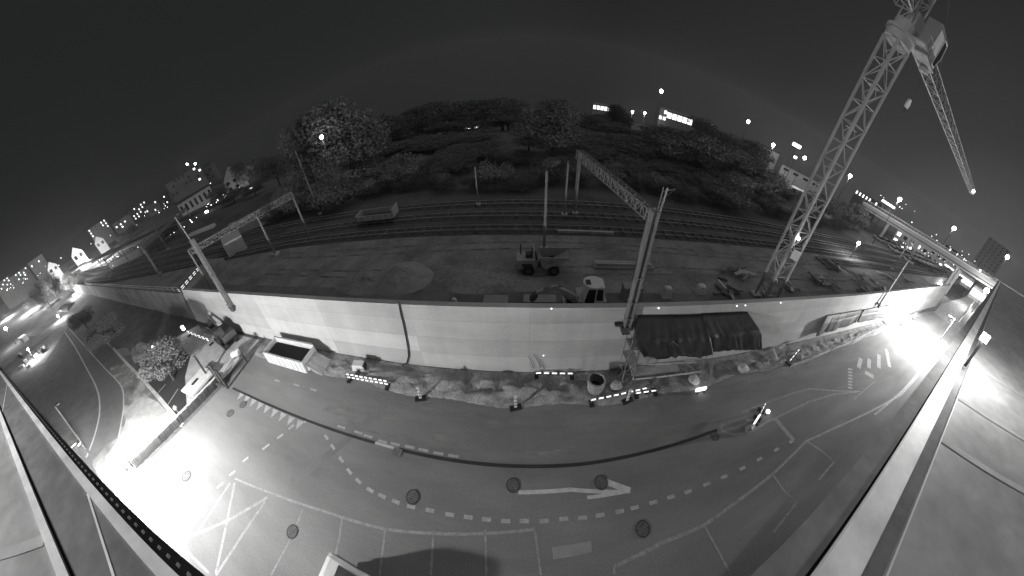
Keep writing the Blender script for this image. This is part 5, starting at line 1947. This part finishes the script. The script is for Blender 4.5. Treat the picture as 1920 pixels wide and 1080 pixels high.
for a, b in (((240, 545), (297, 512)), ((240, 538), (296, 510)), ((215, 523), (265, 500))):
    pass
for px, py, w in ((125, 508, 14000), (150, 500, 14000), (178, 492, 14000), (203, 484, 12000)):
    q_ = at(px, py, T + .5)
    lamp('platform_light', (q_.x, q_.y, T + 3.6), w, .6)
for px, py, Rr, w in ((112, 505, 195, 16000), (160, 480, 197, 16000), (196, 464, 212, 12000), (435, 372, 140, 14000), (470, 352, 140, 9000), (378, 405, 135, 7000)):
    q_ = atr(px, py, Rr)
    lamp('added_house_light', q_, w * .35, .5)  # unseen lamps without fixtures, added to brighten the far houses
# junction lights
pj = at(110, 604, 0)
street_lamp(108, 592, 112, 'lamp over the overexposed crossing on the lawn side', .35, 10000, base=0)
street_lamp(52, 655, 84, 'lamp over the overexposed building site at the left edge', .3, 7000, base=0)
for px, py, w in ((20, 606, 60000), (60, 590, 50000), (100, 572, 30000), (140, 560, 22000)):
    q_ = at(px, py, 0)
    lamp('street_glow', (q_.x, q_.y, 6), w, .5)
# huts, kiosk and site clutter at the far left junction
q = at(60, 650)
for i, (px, py, w, d, h, a, lb) in enumerate(((48, 640, 6, 2.2, 2.2, .35, 'long pale site hut beside the junction lamp'), (75, 662, 7, .6, 1.2, .35, 'low dark wall right of the pale site hut'),
                                             (40, 668, 8, .5, 1.0, .3, 'low dark wall under the junction lamp pole'), (150, 548, 3.5, 2.5, 3.2, .2, 'small bright kiosk at the far end of the stained wall'),
                                             (142, 556, 3, 2, 1.4, .2, 'low bright plinth left of the kiosk'), (20, 597, 9, 5, 3.5, .2, 'grey shed at the left picture edge above the street'))):
    p = at(px, py)
    o = empty('site_hut' if i in (0, 3, 5) else 'low_wall_piece', p, a, lb, 'hut' if i in (0, 3, 5) else 'wall')
    MB().box((0, 0, h / 2), (w, d, h)).build('wall', M['kerb'] if i not in (1, 2) else M['dark'], o)
    if i in (0, 3, 5):
        MB().box((0, 0, h + .08), (w + .4, d + .4, .16)).build('roof', M['white'], o)
        MB().box((w * .2, -d / 2 - .02, 1.0), (.8, .05, 1.8)).build('door', M['dark'], o)
for i in range(8):
    p = at(46 + i * 5 + r6.uniform(-8, 8), 690 - i * 6 + r6.uniform(-6, 6), .3)
    tag(MB().box((p.x, p.y, .35), (r6.uniform(.8, 2.2), .4, .7), r6.uniform(0, 3)).build('building_material', M['wood']), 'bundle of material in the overexposed site at the left edge', 'bundle', 'bundles at the left edge site')
# slatted screens in the lawn shadow
p = at(228, 668)
o = empty('trellis', p, .5, 'faint lattice trellis panel with thin rods on the dark lawn', 'trellis')
q = MB()
for k in range(8):
    q.box((k * .35, 0, .7), (.03, .03, 1.4))
    q.box((1.22, 0, .1 + k * .18), (2.5, .03, .03))
q.build('lattice', M['steel'], o)

# ------------------------------------------------------------------ cars
def make_car(loc, rz, label, body='cream', group='cars parked under the bridge'):
    o = empty('parked_car', loc, rz, label, 'car', group)
    pr = [(-2.05, .35), (2.0, .35), (2.1, .6), (1.95, .82), (.95, .95), (-1.75, 1.0), (-2.1, .8)]
    MB().profile(pr, (0, 0, 0), (1, 0, 0), (0, 0, 1), 1.7).build('body', M[body], o)
    cab = [(-1.65, .98), (1.0, .93), (.45, 1.42), (-1.15, 1.45)]
    MB().profile(cab, (0, 0, 0), (1, 0, 0), (0, 0, 1), 1.45).build('windows', M['glass'], o)
    MB().box((-.35, 0, 1.45), (1.5, 1.35, .05)).build('roof', M[body], o)
    for xx in (-1.3, 1.3):
        for yy in (-.78, .78):
            wheel(o, (xx, yy, .32), .32, .2)
    for yy in (-.6, .6):
        MB().box((2.08, yy, .62), (.06, .3, .14)).build('headlight', M['white'], o)
    return o


c1 = make_car((88, 31, T), 1.2, 'pale car in the rows parked under the bridge')
c2 = make_car((91, 31.6, T), 1.2, 'dark car in the rows parked under the bridge', 'dark')
k = 0
for i in range(10):
    for j in range(3):
        if (i, j) in ((0, 0), (1, 0)):
            continue
        dup(c1 if (i * 3 + j) % 3 else c2, (88 + i * 2.9, 31 + i * .25 + j * 6.0 - i * .9, T), 1.2 + (math.pi if j % 2 else 0), None)
# low slatted fence beside the pavement, far right
p, p2 = at(1798, 604), at(1828, 564)
o = empty('slatted_fence', p, 0, 'bright slatted fence climbing beside the overexposed road on the right', 'fence')
v = p2 - p
for k in range(14):
    MB().box(v * (k / 13) + Vector((0, 0, .9)), (.3, .3, 1.8)).build('slat', M['white'], o)
MB().bar(Vector((0, 0, 1.8)), v + Vector((0, 0, 1.8)), .2).build('rail', M['white'], o)
# crossing street and retaining strip right end
q = MB()
q.sheet([(71, 12.3), (71.5, 3), (110, -4), (140, -4), (140, 14), (84, 14.2)], .03)
struct(q.build('side_road', M['gravel']))
kp = [at(*c) for c in ((1640, 778), (1690, 735), (1722, 700), (1745, 668), (1775, 640))]
struct(MB().stripe(kp, .2, .02).build('kerb', M['paintw']))
# far bushes along the back of the tracks
for i in range(34):
    x = -46 + i * 3.4 + rnd.uniform(-1, 1)
    y = 41.5 + rnd.uniform(0, 4.5) - (2.5 if x < -30 else 0)
    tree(x, y, T - .1, rnd.uniform(2.5, 4.6), rnd.uniform(4.2, 6.0), 'low dark bush in the unlit strip right behind the farthest track', 'bush', 'leafd', 'bush', 'bushes behind the tracks')
# dusty film blown over the road beside the dug strip
dm_ = bpy.data.materials.new('road_dust')
dm_.use_nodes = True
n = dm_.node_tree
b = n.nodes['Principled BSDF']
b.inputs['Base Color'].default_value = (.30, .30, .295, 1)
b.inputs['Roughness'].default_value = .95
tr = n.nodes.new('ShaderNodeBsdfTransparent')
mx = n.nodes.new('ShaderNodeMixShader')
g_ = n.nodes.new('ShaderNodeNewGeometry')
mp = n.nodes.new('ShaderNodeMapping')
mp.inputs['Scale'].default_value = (.22, .7, 1)
tx = n.nodes.new('ShaderNodeTexNoise')
tx.inputs['Scale'].default_value = 1.3
tx.inputs['Detail'].default_value = 7
mr = n.nodes.new('ShaderNodeMapRange')
mr.inputs[1].default_value = .48
mr.inputs[2].default_value = .72
mr.inputs[3].default_value = 0
mr.inputs[4].default_value = .75
n.links.new(g_.outputs['Position'], mp.inputs[0])
n.links.new(mp.outputs[0], tx.inputs['Vector'])
n.links.new(tx.outputs['Fac'], mr.inputs[0])
n.links.new(mr.outputs[0], mx.inputs[0])
n.links.new(tr.outputs[0], mx.inputs[1])
n.links.new(b.outputs[0], mx.inputs[2])
n.links.new(mx.outputs[0], n.nodes['Material Output'].inputs['Surface'])
bp_ = MB().sheet([at(*c) for c in ((206, 690), (232, 680), (262, 700), (300, 748), (340, 796), (300, 838), (240, 890), (188, 902), (172, 868), (196, 838), (212, 790), (220, 740))], .0085)  # floodlight's bright fade over the grass, put in as a pale film
dm2 = dm_.copy()
dm2.name = 'floodlit_lawn_tone'
dm2.node_tree.nodes['Principled BSDF'].inputs['Base Color'].default_value = (.40, .40, .39, 1)
for x_ in dm2.node_tree.nodes:
    if x_.type == 'MAP_RANGE':
        x_.inputs[1].default_value = .34
        x_.inputs[2].default_value = .70
        x_.inputs[4].default_value = .9
    if x_.type == 'MAPPING':
        x_.inputs['Scale'].default_value = (.4, .4, 1)
struct(bp_.build('floodlit_lawn', dm2))
q = MB().sheet([(-14, 8.4), (-6, 8.3), (8, 8.6), (16, 9.6), (24, 10.8), (20, 11.4), (8, 11.2), (-4, 11.0), (-12, 11.4)], .0058)
o = q.build('road_dust', dm_)
struct(o)

# ------------------------------------------------------------------ working lamps
lamp("floodlight_beam", (-22.0, -4.65, 6.4), 23500, .25)
lamp("street_light_beam", (50, 6.0, 6.2), 36000, .3)
o = empty('street_lamp', (50, 5.2, 0), 0, 'short street lamp drowned in the glare over the road on the right', 'street lamp')
MB().tube((0, 0, 0), (0, 0, 6.6), .09, .06, 8).build('pole', M['steel'], o)
MB().box((0, .6, 6.6), (.3, 1.2, .12)).build('lamp_head', M['dark'], o)
MB().box((0, .8, 6.5), (.24, .5, .05)).build('lens', M['lampw'], o)



# thin night air round the whole place: far lamps glow, far things fade a little
hz = MB().box((0, 0, -39), (1160, 1160, 162)).build('haze', M['white'])
hz.data.materials.clear()
m = bpy.data.materials.new('night_air')
m.use_nodes = True
n = m.node_tree
n.nodes.remove(n.nodes['Principled BSDF'])
v = n.nodes.new('ShaderNodeVolumePrincipled')
v.inputs['Color'].default_value = (.9, .9, .9, 1)
v.inputs['Density'].default_value = .00025
v.inputs['Anisotropy'].default_value = .6
n.links.new(v.outputs[0], n.nodes['Material Output'].inputs['Volume'])
hz.data.materials.append(m)
hz['kind'] = 'stuff'
S.cycles.volume_bounces = 0
